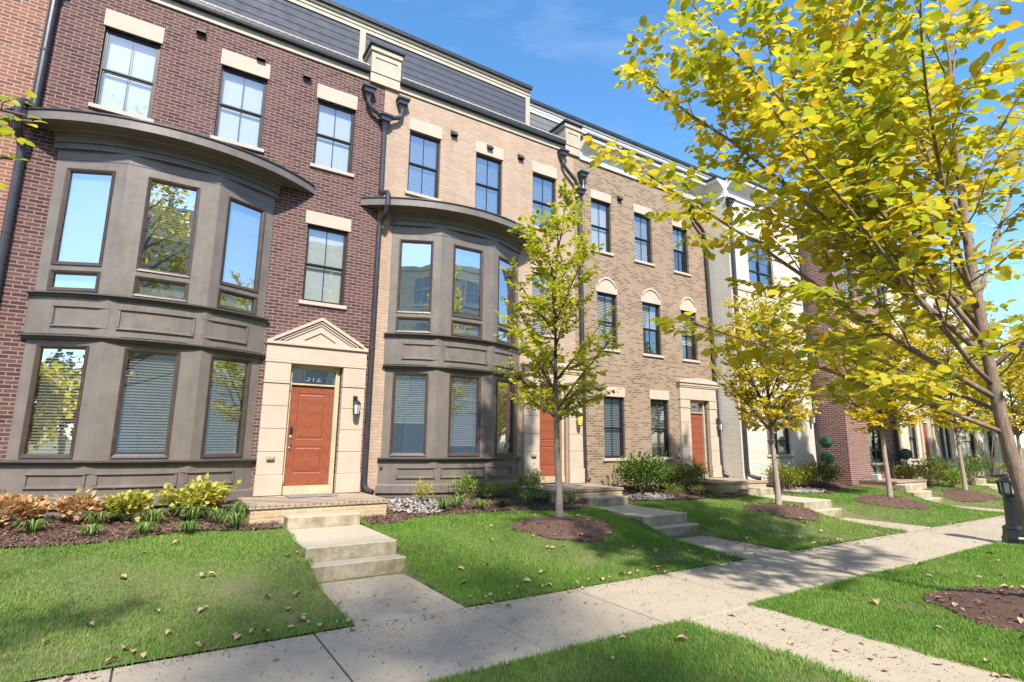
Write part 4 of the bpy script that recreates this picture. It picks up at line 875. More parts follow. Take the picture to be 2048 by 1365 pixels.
# river pebbles
ph = (1+5**.5)/2; ico = np.array([(-1, ph, 0), (1, ph, 0), (-1, -ph, 0), (1, -ph, 0), (0, -1, ph), (0, 1, ph), (0, -1, -ph), (0, 1, -ph), (ph, 0, -1), (ph, 0, 1), (-ph, 0, -1), (-ph, 0, 1)])/1.9
icf = np.array([(0, 11, 5), (0, 5, 1), (0, 1, 7), (0, 7, 10), (0, 10, 11), (1, 5, 9), (5, 11, 4), (11, 10, 2), (10, 7, 6), (7, 1, 8), (3, 9, 4), (3, 4, 2), (3, 2, 6), (3, 6, 8), (3, 8, 9), (4, 9, 5), (2, 4, 11), (6, 2, 10), (8, 6, 7), (9, 8, 1)])
def subdiv(v, f):
    V = [tuple(q) for q in v]; cache = {}; F = []
    def mid(a, b):
        k = (min(a, b), max(a, b))
        if k not in cache: q = (np.array(V[a])+np.array(V[b])); q = q/np.linalg.norm(q)*np.linalg.norm(V[a]); V.append(tuple(q)); cache[k] = len(V)-1
        return cache[k]
    for a, b, c in f: d, e, g_ = mid(a, b), mid(b, c), mid(c, a); F += [(a, d, g_), (b, e, d), (c, g_, e), (d, e, g_)]
    return np.array(V), np.array(F)
ico2, icf2 = subdiv(ico, icf)
x = rng.uniform(3.6, 18, 26000); y = rng.uniform(-2.8, -.4, 26000); ok = in_stone(x, y) & (rng.random(26000) < .42); x, y = x[ok], y[ok]; n = len(x)
PB = ico2*np.array((1., .72, .5))
tag(scatter('river_pebbles', PB, icf2, np.stack([x, y, H(x, y)+.05+rng.uniform(0, .03, n)], -1), rot_rows(rng.uniform(0, 6.3, n), rng.normal(0, .35, n), rng.normal(0, .35, n)), rng.uniform(.02, .045, n), M['pebble'], None, True), kind='stuff')
# grass blades: density falls with the distance from the street side
def blades(n, x0, x1, y0, y1, dens, hgt, seed):
    r = np.random.default_rng(seed); x = r.uniform(x0, x1, n); y = r.uniform(y0, y1, n); d = np.hypot(x-CAM[0], y-CAM[1])
    eg = -.035 - np.abs(r.normal(0, .03, n)) - .02*np.sin(5*x+3*y)*np.sin(11*x-7*y); edge = on_edge(x, y, eg); ok = ~(edge | in_bed(x, y) | in_ring(x, y)) & (y < -.3)
    for (a, b, py) in PORCH: ok &= ~((x > a) & (x < b) & (y > py))
    patch = np.exp(-(((x-1.0)/.28)**2+((y+6.0+.62)/.0001)**2)) * 0
    bare = sum(1.25*a*np.exp(-(((x-cx)/rx)**2+((y-cy_)/ry)**2)) for cx, cy_, rx, ry, a in ((.94, -4.6, .24, .20, 1), (1.12, -4.95, .20, .12, .8), (1.34, -5.4, .13, .14, .9), (5.8, -5.1, .2, .17, .9), (4.6, -9.3, .35, .3, .5), (7.4, -8.6, .4, .25, .45), (-.6, -5.5, .4, .2, .4), (7.6, -5.3, .3, .2, .5)))
    nz = .5+.5*np.sin(2.3*x+1.1*y)*np.sin(1.9*y-.8*x)+.35*np.sin(7.1*x)*np.sin(6.3*y); ok &= r.random(n) > bare; ok &= r.random(n) < np.clip(.72+.35*nz, .45, 1)
    x, y, d = x[ok], y[ok], d[ok]; n = len(x); w_ = np.clip(.0021*d**.62*.55, .0022, .008)*r.uniform(.7, 1.3, n); h = hgt*r.uniform(.45, 1.15, n)*(1+.25*np.sin(1.3*x+2.*y)); az = r.uniform(0, 6.283, n); lean = np.abs(r.normal(.0, .55, n))+.1
    dx, dy = np.cos(az), np.sin(az); p = np.stack([x, y, height(x, y)-.006], -1); s = np.stack([-dy, dx, np.zeros(n)], -1)*w_[:, None]
    m = p + np.stack([dx*h*.45*np.sin(lean*.5), dy*h*.45*np.sin(lean*.5), h*.55*np.cos(lean*.5)], -1); t = p + np.stack([dx*h*np.sin(lean), dy*h*np.sin(lean), h*np.cos(lean)], -1)
    V = np.stack([p-s, p+s, m+s*.7, m-s*.7, t], 1); return V
GF = np.array([(0, 1, 2), (0, 2, 3), (3, 2, 4)])
VV = [blades(150000, -5.5, 4.2, -5.98, -1.8, 1, .052, 1), blades(170000, 3.1, 10.5, -5.98, -1.7, 1, .052, 2), blades(90000, 9.5, 22, -5.98, -1.7, 1, .06, 3), blades(30000, 20, 40, -5.98, -1.6, 1, .08, 4), blades(190000, -3, 7.5, -10.6, -7.58, 1, .056, 5), blades(120000, 5.5, 14.6, -10.9, -7.58, 1, .058, 6), blades(40000, 13, 34, -10.9, -7.58, 1, .075, 7)]
V = np.concatenate(VV); n = len(V)
tag(npmesh('grass', V.reshape(-1, 3), (GF[None]+(np.arange(n)*5)[:, None, None]).reshape(-1, 3), M['grass']), kind='stuff')
# crumbs of dead leaf and twig on the pavement, thicker along the grass edges
n = 15000; x = rng.uniform(-2, 22, n); y = np.where(rng.random(n) < .35, -5.98-np.abs(rng.normal(0, .10, n)), rng.uniform(-7.6, -5.96, n)); sel = rng.random(n) < .25
wk = rng.integers(0, 4, n); x = np.where(sel, np.array([w[0] for w in WALKS])[wk]+rng.uniform(0, 1.25, n), x); y = np.where(sel, rng.uniform(-5.9, -4.05, n), y)
k = rng.random(n) < .07; x = np.where(k, rng.uniform(5.05, 6.2, n), x); y = np.where(k, rng.uniform(-11, -7.65, n), y)
z = np.where((y > -5.95), .02, .008)
tag(scatter('leaf_litter', CH_V, CH_F, np.stack([x, y, z+0*x], -1), rot_rows(rng.uniform(0, 6.3, n), rng.normal(0, .2, n), rng.normal(0, .2, n)), rng.uniform(.006, .026, n)*rng.uniform(.6, 1.2, n), M['litter']), kind='stuff')
# fallen leaves: each one an object, copied from six curled shapes
shapes = []
for k in range(6):
    r = np.random.default_rng(50+k); v = LEAF_V.copy(); v[:, 1] -= .5; c = r.uniform(.25, .9); v[:, 2] = v[:, 2]*r.uniform(1, 2.4) + c*(v[:, 0]**2)*1.6 + r.uniform(-.2, .5)*(v[:, 1]**2) + r.normal(0, .02, len(v)); v[:, 2] -= v[:, 2].min()
    o = npmesh('fallen_leaf', v, LEAF_F, M['leaf_fallen']); shapes.append(o.data); bpy.data.objects.remove(o)
def lay_leaf(x, y, z, s, group, lab):
    o = bpy.data.objects.new('fallen_leaf', shapes[rnd.randrange(6)]); C.objects.link(o); o.location = (x, y, z); o.rotation_euler = (rnd.gauss(0, .16), rnd.gauss(0, .16), rnd.uniform(0, 6.3)); o.scale = (s, s, s); tag(o, lab, 'leaf', group)
cnt = 0
while cnt < 185:
    if cnt >= 150:
        rx_ = RINGS[0] if cnt < 165 else BIG if cnt < 175 else RINGS[1]; a = rnd.uniform(0, 6.283); q = rnd.uniform(.8, 1.15); x = rx_[0]+rx_[2]*q*math.cos(a); y = rx_[1]+rx_[3]*q*math.sin(a); cnt += 1
        lay_leaf(x, y, float(height(np.array(x), np.array(y)))+.04, rnd.uniform(.05, .11), 'dry leaves on the mulch rings', 'dry curled leaf lying at the rim of a mulch ring under a tree'); continue
    x = rnd.uniform(-2, 16); q = rnd.random(); y = -5.93 + abs(rnd.gauss(0, .12)) if q < .35 else -5.9 + abs(rnd.gauss(0, 1.4)) if q < .68 else rnd.uniform(-10.5, -7.66)
    if y > -1.9 or (y < -7 and not (x > 1.6)): continue
    if rnd.random() > 1.1-.05*x: continue
    wlk = bool(on_walk(np.array(x), np.array(y)))
    if wlk: continue
    cnt += 1; lay_leaf(x, y, float(height(np.array(x), np.array(y)))+.03, rnd.uniform(.06, .125), 'dry leaves fallen on the grass', 'dry curled leaf fallen on the green grass')
cnt = 0
while cnt < 110:
    q = rnd.random()
    if q < .6: x = rnd.uniform(-1.5, 17); y = -5.99-abs(rnd.gauss(0, .14)) if rnd.random() < .7 else rnd.uniform(-7.55, -6)
    elif q < .8: x = rnd.choice([rnd.uniform(1.95, 3.2), rnd.uniform(8.5, 9.8)]); y = rnd.uniform(-5.9, -4.1)
    else: x = rnd.uniform(5.05, 6.2); y = rnd.uniform(-10.4, -7.7)
    if y < -7.55 and not (5.02 < x < 6.24): continue
    cnt += 1; lay_leaf(x, y, .02 if y > -5.95 else .008, rnd.uniform(.04, .10), 'dry leaves fallen on the pavement', 'dry curled leaf fallen on the pale pavement')
# ------------------------------------------------------------------ trees
def limb_path(p, az, e0, e1, L, n, r, wig=.06, drift=0.):
    """points of a limb starting at p, its elevation easing from e0 to e1 (degrees)"""
    pts = [np.array(p, float)]; st = L/n
    for k in range(n):
        t = (k+.5)/n; el = R(e0+(e1-e0)*t)+r.normal(0, wig); a = R(az+drift*t)+r.normal(0, wig)
        pts.append(pts[-1]+st*np.array((math.cos(a)*math.cos(el), math.sin(a)*math.cos(el), math.sin(el))))
    return np.array(pts)
def at(pts, t):
    q = t*(len(pts)-1); i = min(int(q), len(pts)-2); f_ = q-i; return pts[i]*(1-f_)+pts[i+1]*f_, (pts[i+1]-pts[i])/np.linalg.norm(pts[i+1]-pts[i])
def tree(name, label, trunk, limbs, leafmat, barkmat, seed, leaf=(.09, .13), sub_gap=.30, sub_len=.42, twig_gap=.16, twig_len=(.25, .5), leaf_gap=.055, group=None, cat='tree', bare=.12, keep=None, droop=.35):
    """trunk: list of (x,y,z,r); limbs: (t on trunk, azimuth deg, elev0, elev1, length, radius)"""
    r = np.random.default_rng(seed); b = trunk[0]; T = thing(name, b[:3], label, cat, group); w = MB(); w.tube([q[:3] for q in trunk], [q[3] for q in trunk], 12)
    tp = np.array([q[:3] for q in trunk]); LP, LD, LS = [], [], []
    def leaves_on(pts, t0, gap):
        L = np.linalg.norm(np.diff(pts, axis=0), axis=1).sum(); n = max(2, int(L*(1-t0)/gap)); side = 1
        for k in range(n):
            p, d = at(pts, t0+(1-t0)*(k+r.uniform(.2, .9))/n)
            if keep is not None and not keep(p): continue
            side = -side; s = np.cross(d, (0, 0, 1)); s = s/(np.linalg.norm(s)+1e-6)*side; v = d*.55+s*.85*r.uniform(.6, 1.3)+np.array((0, 0, -droop*r.uniform(.2, 1.7)))+r.normal(0, .22, 3)
            LP.append(p+r.normal(0, .012, 3)); LD.append(v/np.linalg.norm(v)); LS.append(r.uniform(*leaf)*(.75+.25*r.random()))
        p, d = pts[-1], pts[-1]-pts[-2]; LP.append(p); LD.append(d/np.linalg.norm(d)); LS.append(leaf[1]*.9)
    for (t, az, e0, e1, L, rad) in limbs:
        p, _ = at(tp, t); lp = limb_path(p, az, e0, e1, L, max(5, int(L/.35)), r, .05, r.normal(0, 12)); n = len(lp); w.tube(lp, [rad*(1-.82*k/(n-1))**.9+.003 for k in range(n)], 7 if rad > .02 else 5)
        ns = max(3, int(L*(1-bare)/sub_gap)); side = r.choice((-1, 1)); leaves_on(lp, .55, leaf_gap*1.4)
        for k in range(ns):
            tt = bare+(1-bare)*(k+r.uniform(.1, .9))/ns; q, d = at(lp, tt); side = -side; a0 = math.degrees(math.atan2(d[1], d[0]))+side*r.uniform(28, 68); el = math.degrees(math.asin(np.clip(d[2], -1, 1)))
            sl = sub_len*L*(1-tt*.72)*r.uniform(.55, 1.1)+.15; sr = max(.004, rad*(1-tt)*.45+.002); se = el*.65+r.normal(4, 14)
            if keep is not None and not keep(q): continue
            sp = limb_path(q, a0, se, se+r.normal(-4, 12), sl, max(3, int(sl/.22)), r, .09, r.normal(0, 14)); m = len(sp); w.tube(sp, [sr*(1-.75*j/(m-1)) for j in range(m)], 5, False); leaves_on(sp, .35, leaf_gap*1.2)
            nt_ = int(sl*.85/twig_gap); s2 = r.choice((-1, 1))
            for j in range(nt_):
                u = .12+.88*(j+r.random())/max(1, nt_); q2, d2 = at(sp, u); s2 = -s2; a2 = math.degrees(math.atan2(d2[1], d2[0]))+s2*r.uniform(30, 65); e2 = math.degrees(math.asin(np.clip(d2[2], -1, 1)))*.7+r.normal(2, 16)
                tl = r.uniform(*twig_len)*(1.1-.5*u); tw = limb_path(q2, a2, e2, e2-8, tl, 3, r, .12); w.tube(tw, [.0035, .003, .0025, .0015], 3, False); leaves_on(tw, .1, leaf_gap)
    w.build('trunk', barkmat, T, True)
    P, D, S = np.array(LP), np.array(LD), np.array(LS); n = len(P); up = np.array((0, 0, 1.))+r.normal(0, .38, (n, 3)); X = np.cross(D, up); X /= np.linalg.norm(X, axis=1)[:, None]+1e-9; Z = np.cross(X, D)
    Mx = np.stack([X, D, Z], -1); scatter('crown', LEAF_V*np.array((1.08, 1, 1.)), LEAF_F, P, Mx, S, leafmat, T); return n
def img_az(phi): return phi - 32.556                                  # 0 = image right, 90 = away, 180 = image left

def young(seed, x, y, z, h, fork, rtop, label, mat, spread=1.0, leaf=(.075, .115), nl=17, group='young elms planted in mulch on the front lawns', gap=.031):
    r = np.random.default_rng(seed); tk = [(x, y, z-.1, .09), (x, y, z+.05, .076), (x+.005, y, z+.4, .066), (x-.03, y+.01, z+1.1, .059), (x-.06, y, z+fork-.15, .053), (x-.06, y+.02, z+fork+.5, .045), (x-.05, y+.03, z+fork+1.4, .03), (x-.02, y+.02, z+h*.72, .018), (x+.02, y, z+h*.86, .008)]
    L = []
    zs = [q[2] for q in tk]
    def tt(zz):
        for k in range(len(zs)-1):
            if zs[k] <= zz <= zs[k+1]: return (k+(zz-zs[k])/(zs[k+1]-zs[k]))/(len(zs)-1)
        return 1.
    for k in range(nl):
        u = k/(nl-1); zz = z+fork-.1+(h*.80-fork)*u**1.25; L.append((tt(zz), k*137.5+r.uniform(-20, 20), r.uniform(38, 52)+22*u, r.uniform(52, 62)+18*u-10, (rtop*(1.10-.42*u)*1.1)*r.uniform(.82, 1.1)*(.78+.22*min(1, u*4)), .030*(1-.55*u)))
    for k in range(3): L.append((tt(z+fork+.05), 60+k*125+r.uniform(-20, 20), 22, 30, rtop*.6, .014))
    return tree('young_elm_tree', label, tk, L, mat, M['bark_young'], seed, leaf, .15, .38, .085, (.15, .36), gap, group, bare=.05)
nl = [young(21, 6.52, -3.45, .52, 6.75, 1.80, 1.62, 'slim young elm standing in front of the peach brick house', M['leaf_green'], leaf=(.085, .13)),
      young(22, 12.75, -3.95, .45, 5.3, 1.75, 1.85, 'yellow-green young elm standing in front of the white brick house', M['leaf_gold'], leaf=(.085, .13)),
      young(23, 17.9, -4.15, .45, 5.6, 1.85, 2.1, 'golden young elm standing in front of the plum brick house', M['leaf_gold'], leaf=(.09, .14)),
      young(24, 23.1, -4.2, .42, 5.8, 1.9, 2.3, 'golden young elm behind the black bollard light', M['leaf_gold'], leaf=(.10, .15), nl=15, gap=.042)]
for k, (x, y, lab, m) in enumerate(((28.6, -4.3, 'golden elm half hidden behind the big elm trunk', 'leaf_gold'), (34., -4.2, 'last golden elm of the lawn row', 'leaf_gold'))):
    young(30+k, x, y, .42, 5.8, 1.9, 2.4, lab, M[m], leaf=(.12, .18), nl=14, gap=.055)
# the big elm in the verge at the right: long ascending limbs reaching towards the left of the photo
bx, by = 8.34, -9.60
tk = [(bx+.22, by-.14, -.05, .14), (bx+.21, by-.13, .12, .098), (bx+.18, by-.11, .5, .080), (bx+.10, by-.06, 1.3, .071), (bx+.01, by+.0, 2.1, .069), (bx-.05, by+.02, 2.7, .062), (bx-.10, by+.04, 3.6, .062), (bx-.04, by+.06, 4.6, .048), (bx+.02, by+.05, 5.8, .032), (bx+.05, by, 7.0, .016), (bx+.05, by, 7.8, .007)]
zs = [q[2] for q in tk]
def tz(zz):
    for k in range(len(zs)-1):
        if zs[k] <= zz <= zs[k+1]: return (k+(zz-zs[k])/(zs[k+1]-zs[k]))/(len(zs)-1)
BL = [(2.05, 182, 20, 22, 3.9, .036), (2.45, 176, 34, 38, 5.2, .046), (2.6, 196, 40, 36, 4.3, .040), (2.9, 172, 50, 44, 5.9, .050), (3.1, 190, 56, 50, 5.6, .045), (3.3, 160, 60, 55, 5.6, .045), (3.5, 215, 50, 46, 3.9, .036), (3.7, 178, 66, 58, 5.2, .042), (4.3, 195, 68, 62, 4.2, .032), (4.7, 165, 70, 64, 3.6, .03), (5.2, 185, 68, 60, 3.0, .026),
      (2.3, 105, 30, 30, 3.4, .034), (2.5, 50, 34, 36, 3.4, .036), (2.8, 340, 44, 44, 3.2, .036), (3.2, 90, 50, 50, 4.0, .036), (3.6, 25, 54, 54, 3.6, .034), (4.4, 75, 62, 60, 3.6, .03), (4.9, 350, 62, 60, 3.0, .026), (5.6, 120, 66, 64, 2.8, .022), (6.2, 40, 66, 64, 2.2, .018), (6.6, 200, 64, 62, 1.9, .016)]
nb = tree('street_elm_tree', 'large elm with green and yellow leaves leaning in from the right edge', tk, [(tz(a), img_az(p), e0, e1, L, r_*.72) for (a, p, e0, e1, L, r_) in BL], M['leaf_big'], M['bark'], 41, (.115, .18), .255, .37, .145, (.22, .5), .05, None, bare=.08)
# tree outside the left edge: only a few leafy twigs reach into the picture
tk = [(-3.3, -8.0, -.05, .13), (-3.3, -8.0, .1, .11), (-3.3, -8.0, 1.8, .09), (-3.3, -8.0, 3.0, .07), (-3.28, -8.0, 4.2, .05), (-3.25, -8, 5.6, .02)]
nl2 = tree('street_elm_tree', 'elm outside the left edge, only its leafy twig tips showing', tk, [(.50, 2, 40, 14, 2.68, .028), (.58, 4, 32, 8, 2.64, .026), (.54, -3, 30, 8, 2.60, .024), (.63, 0, 25, 0, 2.55, .024), (.47, 2, 36, 14, 2.6, .024), (.5, 180, 40, 40, 2.2, .03), (.6, 120, 45, 45, 2., .03), (.7, 250, 50, 48, 2., .026), (.8, 60, 60, 60, 1.3, .02), (.85, 200, 60, 60, 1.6, .02), (.45, 60, 40, 45, 1.9, .028), (.48, 215, 35, 40, 2.4, .03), (.52, 300, 38, 42, 1.7, .028), (.6, 330, 50, 55, 1.9, .028), (.66, 80, 52, 55, 1.9, .028), (.72, 160, 52, 55, 2.1, .026), (.75, 20, 62, 66, 1.9, .026), (.78, 280, 60, 62, 1.8, .024)], M['leaf_green'], M['bark'], 43, (.05, .085), .32, .20, .16, (.14, .26), .045)
print('leaves', nl, nb, nl2)
# far trees past the end of the row
for k, (x, y, h, m, lab) in enumerate(((40, -7, 8, 'leaf_gold', 'yellow tree past the end of the row of houses'), (46, -3, 9, 'leaf_far', 'dark green tree past the end of the row, inner one'), (44, -11, 9, 'leaf_far', 'dark green tree beyond the street corner at right'), (52, -7, 11, 'leaf_far', 'tallest distant green tree at the end of the street'), (-27, -15, 6.5, 'leaf_gold', 'yellow tree mirrored in the left panes of the bay'), (-33, -21, 7.5, 'leaf_far', 'green tree mirrored low in the left bay pane'), (-22, -20, 6, 'leaf_far', 'smaller green tree mirrored in the lower left bay pane'))):
    r = np.random.default_rng(60+k); n = 2600; T = thing('distant_tree', (x, y, 0), lab, 'tree', 'trees past the end of the street')
    mb = MB(); mb.tube([(x, y, 0), (x+.1, y, h*.35), (x, y, h*.8)], [.2, .15, .04], 8)
    for j in range(9): a = j*2.4; mb.tube([(x, y, h*(.28+.05*j)), (x+h*.12*math.cos(a), y+h*.12*math.sin(a), h*(.42+.05*j)), (x+h*.24*math.cos(a), y+h*.24*math.sin(a), h*(.5+.05*j))], [.07, .05, .02], 5)
    mb.build('trunk', M['bark'], T, True); cl = r.normal(0, 1, (26, 3)); cl = cl/np.linalg.norm(cl, axis=1)[:, None]*np.array((h*.27, h*.27, h*.34))*r.uniform(.5, 1, (26, 1))+np.array((x, y, h*.6))
    P = cl[r.integers(0, 26, n)]+r.normal(0, h*.065, (n, 3)); scatter('crown', LEAF_V, LEAF_F, P, rot_rows(r.uniform(0, 6.3, n), r.normal(0, .7, n), r.normal(0, .7, n)), r.uniform(.25, .45, n), M[m], T)

# tree added out of view to dapple the near pavement; bay panes mirror it
x, y, h = -2.0, -21.9, 18.; r = np.random.default_rng(77); T = thing('added_dapple_tree', (x, y, 0), 'tall unseen tree added across the street to dapple the near pavement', 'tree'); mb = MB(); mb.tube([(x, y, -.1), (x, y, .3), (x+.1, y, 3), (x, y, 9), (x, y, 16)], [.36, .30, .26, .19, .05], 10); P = []
for j in range(48):
    a = j*2.4; zz = 4.2+j*.27; el = .45+.012*j; L = (4.7-.045*j)*r.uniform(.8, 1.1); e = np.array((x+L*math.cos(a)*math.cos(el), y+L*math.sin(a)*math.cos(el), zz+L*math.sin(el))); m_ = np.array((x+.5*L*math.cos(a)*math.cos(el), y+.5*L*math.sin(a)*math.cos(el), zz+.4*L*math.sin(el)))
    mb.tube([(x, y, zz), m_, e], [.07, .05, .015], 5); c_ = [m_+(e-m_)*t+r.normal(0, .35, 3) for t in r.uniform(.2, 1.1, 5)]; P += [c+r.normal(0, .30, 3) for c in c_ for _ in range(14)]
mb.build('trunk', M['bark'], T, True); P = np.array(P); n = len(P); scatter('crown', LEAF_V, LEAF_F, P, rot_rows(r.uniform(0, 6.3, n), r.normal(0, .6, n), r.normal(0, .6, n)), r.uniform(.20, .32, n), M['leaf_gold'], T)

# ------------------------------------------------------------------ shrubs and border plants
def shrub(name, label, x, y, w_, h, mat, seed, n=420, leaf=(.05, .09), narrow=False, cat='shrub', group=None, stems=9, shell=.55, lean=.5, sticks=.5):
    """stems fan out of the ground, leaves gather towards their ends"""
    r = np.random.default_rng(seed); z = float(height(np.array(x), np.array(y)))+.02; T = thing(name, (x, y, z), label, cat, group); mb = MB(); tips = []
    for k in range(stems):
        a = k*2.4+r.uniform(-.4, .4); q = w_*.5*r.uniform(.25, .95); hh = h*r.uniform(.7, 1.)*(1-.35*(q/(w_*.5))**2); tp = np.array((x+q*math.cos(a), y+q*.85*math.sin(a), z+hh)); md = np.array((x+q*.4*math.cos(a), y+q*.35*math.sin(a), z+hh*.55))
        mb.tube([(x+.03*math.cos(a), y+.03*math.sin(a), z-.05), md, tp], [.008, .006, .003], 5, False); tips.append((md, tp))
    mb.build('stem', M['bark'], T, True); i = r.integers(0, stems, n); A = np.array([t[0]*.75+.25*np.array((x, y, z+.05)) for t in tips])[i]; B = np.array([t[1] for t in tips])[i]; u = r.beta(1.5, 1.1, n)[:, None]
    P = A*(1-u)+B*u + r.normal(0, 1, (n, 3))*np.array((w_*.105, w_*.10, h*.10)); P[:, 2] = np.maximum(P[:, 2], z+.04)
    c = np.array((x, y, z+h*.35)); D = P-c; D /= np.linalg.norm(D, axis=1)[:, None]+1e-6; D = D*.8+r.normal(0, .45, (n, 3))+np.array((0, 0, lean*.4)); D /= np.linalg.norm(D, axis=1)[:, None]
    up = np.array((0, 0, 1.))+r.normal(0, .35, (n, 3)); X = np.cross(D, up); X /= np.linalg.norm(X, axis=1)[:, None]+1e-6; Z = np.cross(X, D)
    scatter('foliage', NARROW_V if narrow else LEAF_V*np.array((1.1, 1, 1)), LEAF_F, P, np.stack([X, D, Z], -1), r.uniform(*leaf, n), mat, T)
HG = 'autumn hydrangeas below the dark brown bay'
shrub('hydrangea', 'pink and orange hydrangea at the left edge below the bay', -1.66, -1.05, .85, .46, M['leaf_pink'], 1, 420, (.08, .13), group=HG)
shrub('hydrangea', 'sparse peach hydrangea second from the left edge', -.92, -1.0, .6, .44, M['leaf_pink'], 2, 300, (.07, .12), group=HG)
shrub('hydrangea', 'yellow hydrangea in the middle of the bed below the bay', -.28, -1.08, .74, .42, M['leaf_hydr'], 3, 480, (.08, .13), group=HG)
shrub('hydrangea', 'largest yellow-green hydrangea beside the brick porch', .66, -1.0, 1.05, .54, M['leaf_hydr'], 4, 800, (.08, .13), group=HG, stems=14)
NG = 'small nandinas below the peach house bay'
shrub('nandina', 'small nandina tinged orange beside the river pebbles', 4.85, -.95, .5, .5, M['leaf_hydr'], 5, 420, (.04, .075), True, group=NG)
shrub('nandina', 'round bright green nandina left of two under the bay', 5.85, -1.0, .66, .56, M['leaf_nandina'], 6, 700, (.045, .075), True, group=NG)
shrub('nandina', 'lower bright green nandina close beside the round one', 6.45, -.95, .56, .48, M['leaf_nandina'], 7, 560, (.045, .075), True, group=NG)
shrub('nandina', 'low pale nandina under the right end of the peach bay', 7.10, -1.05, .46, .40, M['leaf_nandina'], 8, 360, (.04, .07), True, group=NG)
shrub('nandina', 'tallest green nandina beside the peach house porch', 7.50, -1.1, .68, .72, M['leaf_nandina'], 9, 860, (.045, .08), True, group=NG)
LG = 'evergreen laurels along the tan and white houses'
shrub('laurel', 'large dark green laurel below the tan house windows', 11.1, -1.15, 1.75, .98, M['leaf_laurel'], 10, 2400, (.09, .14), True, group=LG, stems=22)
shrub('laurel', 'low dark laurel filling the gap between two larger ones', 12.25, -1.0, .9, .62, M['leaf_laurel'], 11, 900, (.07, .11), True, group=LG, stems=12)
shrub('laurel', 'yellowing laurel left of the door of the tan house', 13.0, -1.15, 1.15, .78, M['leaf_laurel_y'], 12, 1200, (.07, .11), True, group=LG, stems=16)
shrub('nandina', 'pale green nandina in front of the large dark laurel', 11.55, -1.85, .62, .36, M['leaf_nandina'], 13, 380, (.035, .06), True)
shrub('nandina', 'reddish low nandina before the yellowing laurel', 12.55, -1.75, .55, .28, M['leaf_hydr'], 14, 300, (.035, .06), True)
shrub('nandina', 'low spreading green nandina left of the tan house porch', 13.25, -1.9, .6, .28, M['leaf_nandina'], 15, 300, (.035, .06), True)
shrub('laurel', 'yellow laurel at the corner of the white house', 16.6, -1.8, 1.3, .80, M['leaf_laurel_y'], 16, 1400, (.07, .11), True, group=LG, stems=16)
shrub('laurel', 'green and yellow laurel between the yellow and the dark one', 17.7, -1.75, 1.2, .75, M['leaf_laurel_y'], 17, 1200, (.07, .11), True, group=LG, stems=14)
shrub('laurel', 'round dark laurel beside the steps of the white house', 18.75, -1.8, 1.3, .88, M['leaf_laurel'], 18, 1600, (.07, .11), True, group=LG, stems=18)
for k, (x, y, w_, h, m, lab) in enumerate(((23.0, -2.6, 1.4, .8, 'leaf_laurel_y', 'yellow laurel below the plum house window'), (24.4, -2.6, 1.6, .9, 'leaf_laurel_y', 'broad yellowing laurel right of the plum house'), (25.6, -2.5, 1.7, 1.15, 'leaf_laurel', 'tall dark laurel below the stone house windows'), (27.0, -3.1, 1.5, 1.1, 'leaf_laurel', 'dark laurel before the red-brown door'), (24.9, -3.2, 1.0, .6, 'leaf_nandina', 'low green shrub in front of the dark laurels'), (29.0, -2.6, 1.5, 1.1, 'leaf_nandina', 'bushy green shrub at the cream house corner'), (33.2, -2.7, 1.3, .9, 'leaf_hydr', 'yellow shrub under the cream house window'), (36.5, -2.6, 1.5, .9, 'leaf_laurel_y', 'last yellow-green shrub before the end of the row'))):
    shrub('border_shrub', lab, x, y, w_, h, M[m], 70+k, 700, (.08, .13), True, group='shrubs along the far houses', stems=14)
def tall_shrub(x, y, seed):
    r = np.random.default_rng(seed); z = .6; T = thing('serviceberry', (x, y, z), 'open multi-stemmed shrub with reddish crown against the cream wall', 'shrub'); mb = MB(); P = []
    for k in range(9):
        a = k*.7+r.uniform(-.2, .2); tp = np.array((x+.95*math.cos(a), y+.6*math.sin(a), z+2.0+.3*r.random())); mb.tube([(x, y, z), (x+.35*math.cos(a), y+.2*math.sin(a), z+1.), tp], [.022, .014, .005], 5); P += [tp+r.normal(0, .22, 3)*np.array((1.3, 1, .7)) for _ in range(70)]
    mb.build('stem', M['bark'], T, True); P = np.array(P); n = len(P); scatter('foliage', LEAF_V, LEAF_F, P, rot_rows(r.uniform(0, 6.3, n), r.normal(0, .6, n), r.normal(0, .6, n)), r.uniform(.09, .15, n), M['leaf_laurel_y'], T)
tall_shrub(31.6, -2.4, 90)
def tuft(x, y, w_, h, label, seed, n=70, mat='leaf_lily', group='liriope tufts along the mulch beds'):
    r = np.random.default_rng(seed); z = float(height(np.array(x), np.array(y)))+.02; az = r.uniform(0, 6.3, n); L = h*r.uniform(.7, 1.2, n); V = []
    for a, l in zip(az, L):
        q = r.uniform(.2, 1.)*w_*.55; d = np.array((math.cos(a), math.sin(a), 0)); s = np.array((-d[1], d[0], 0))*.0085; b = np.array((x, y, z))+d*.03*r.random()
        V += [b-s, b+s, b+d*q*.45+np.array((0, 0, l*.75))+s, b+d*q*.45+np.array((0, 0, l*.75))-s, b+d*q*.85+np.array((0, 0, l*.78))+s*.7, b+d*q*.85+np.array((0, 0, l*.78))-s*.7, b+d*q*1.15+np.array((0, 0, l*.45))]
    F = np.array([(0, 1, 2), (0, 2, 3), (3, 2, 4), (3, 4, 5), (5, 4, 6)]); o = npmesh('liriope', np.array(V), (F[None]+(np.arange(n)*7)[:, None, None]).reshape(-1, 3), M[mat]); tag(o, label, 'plant', group)
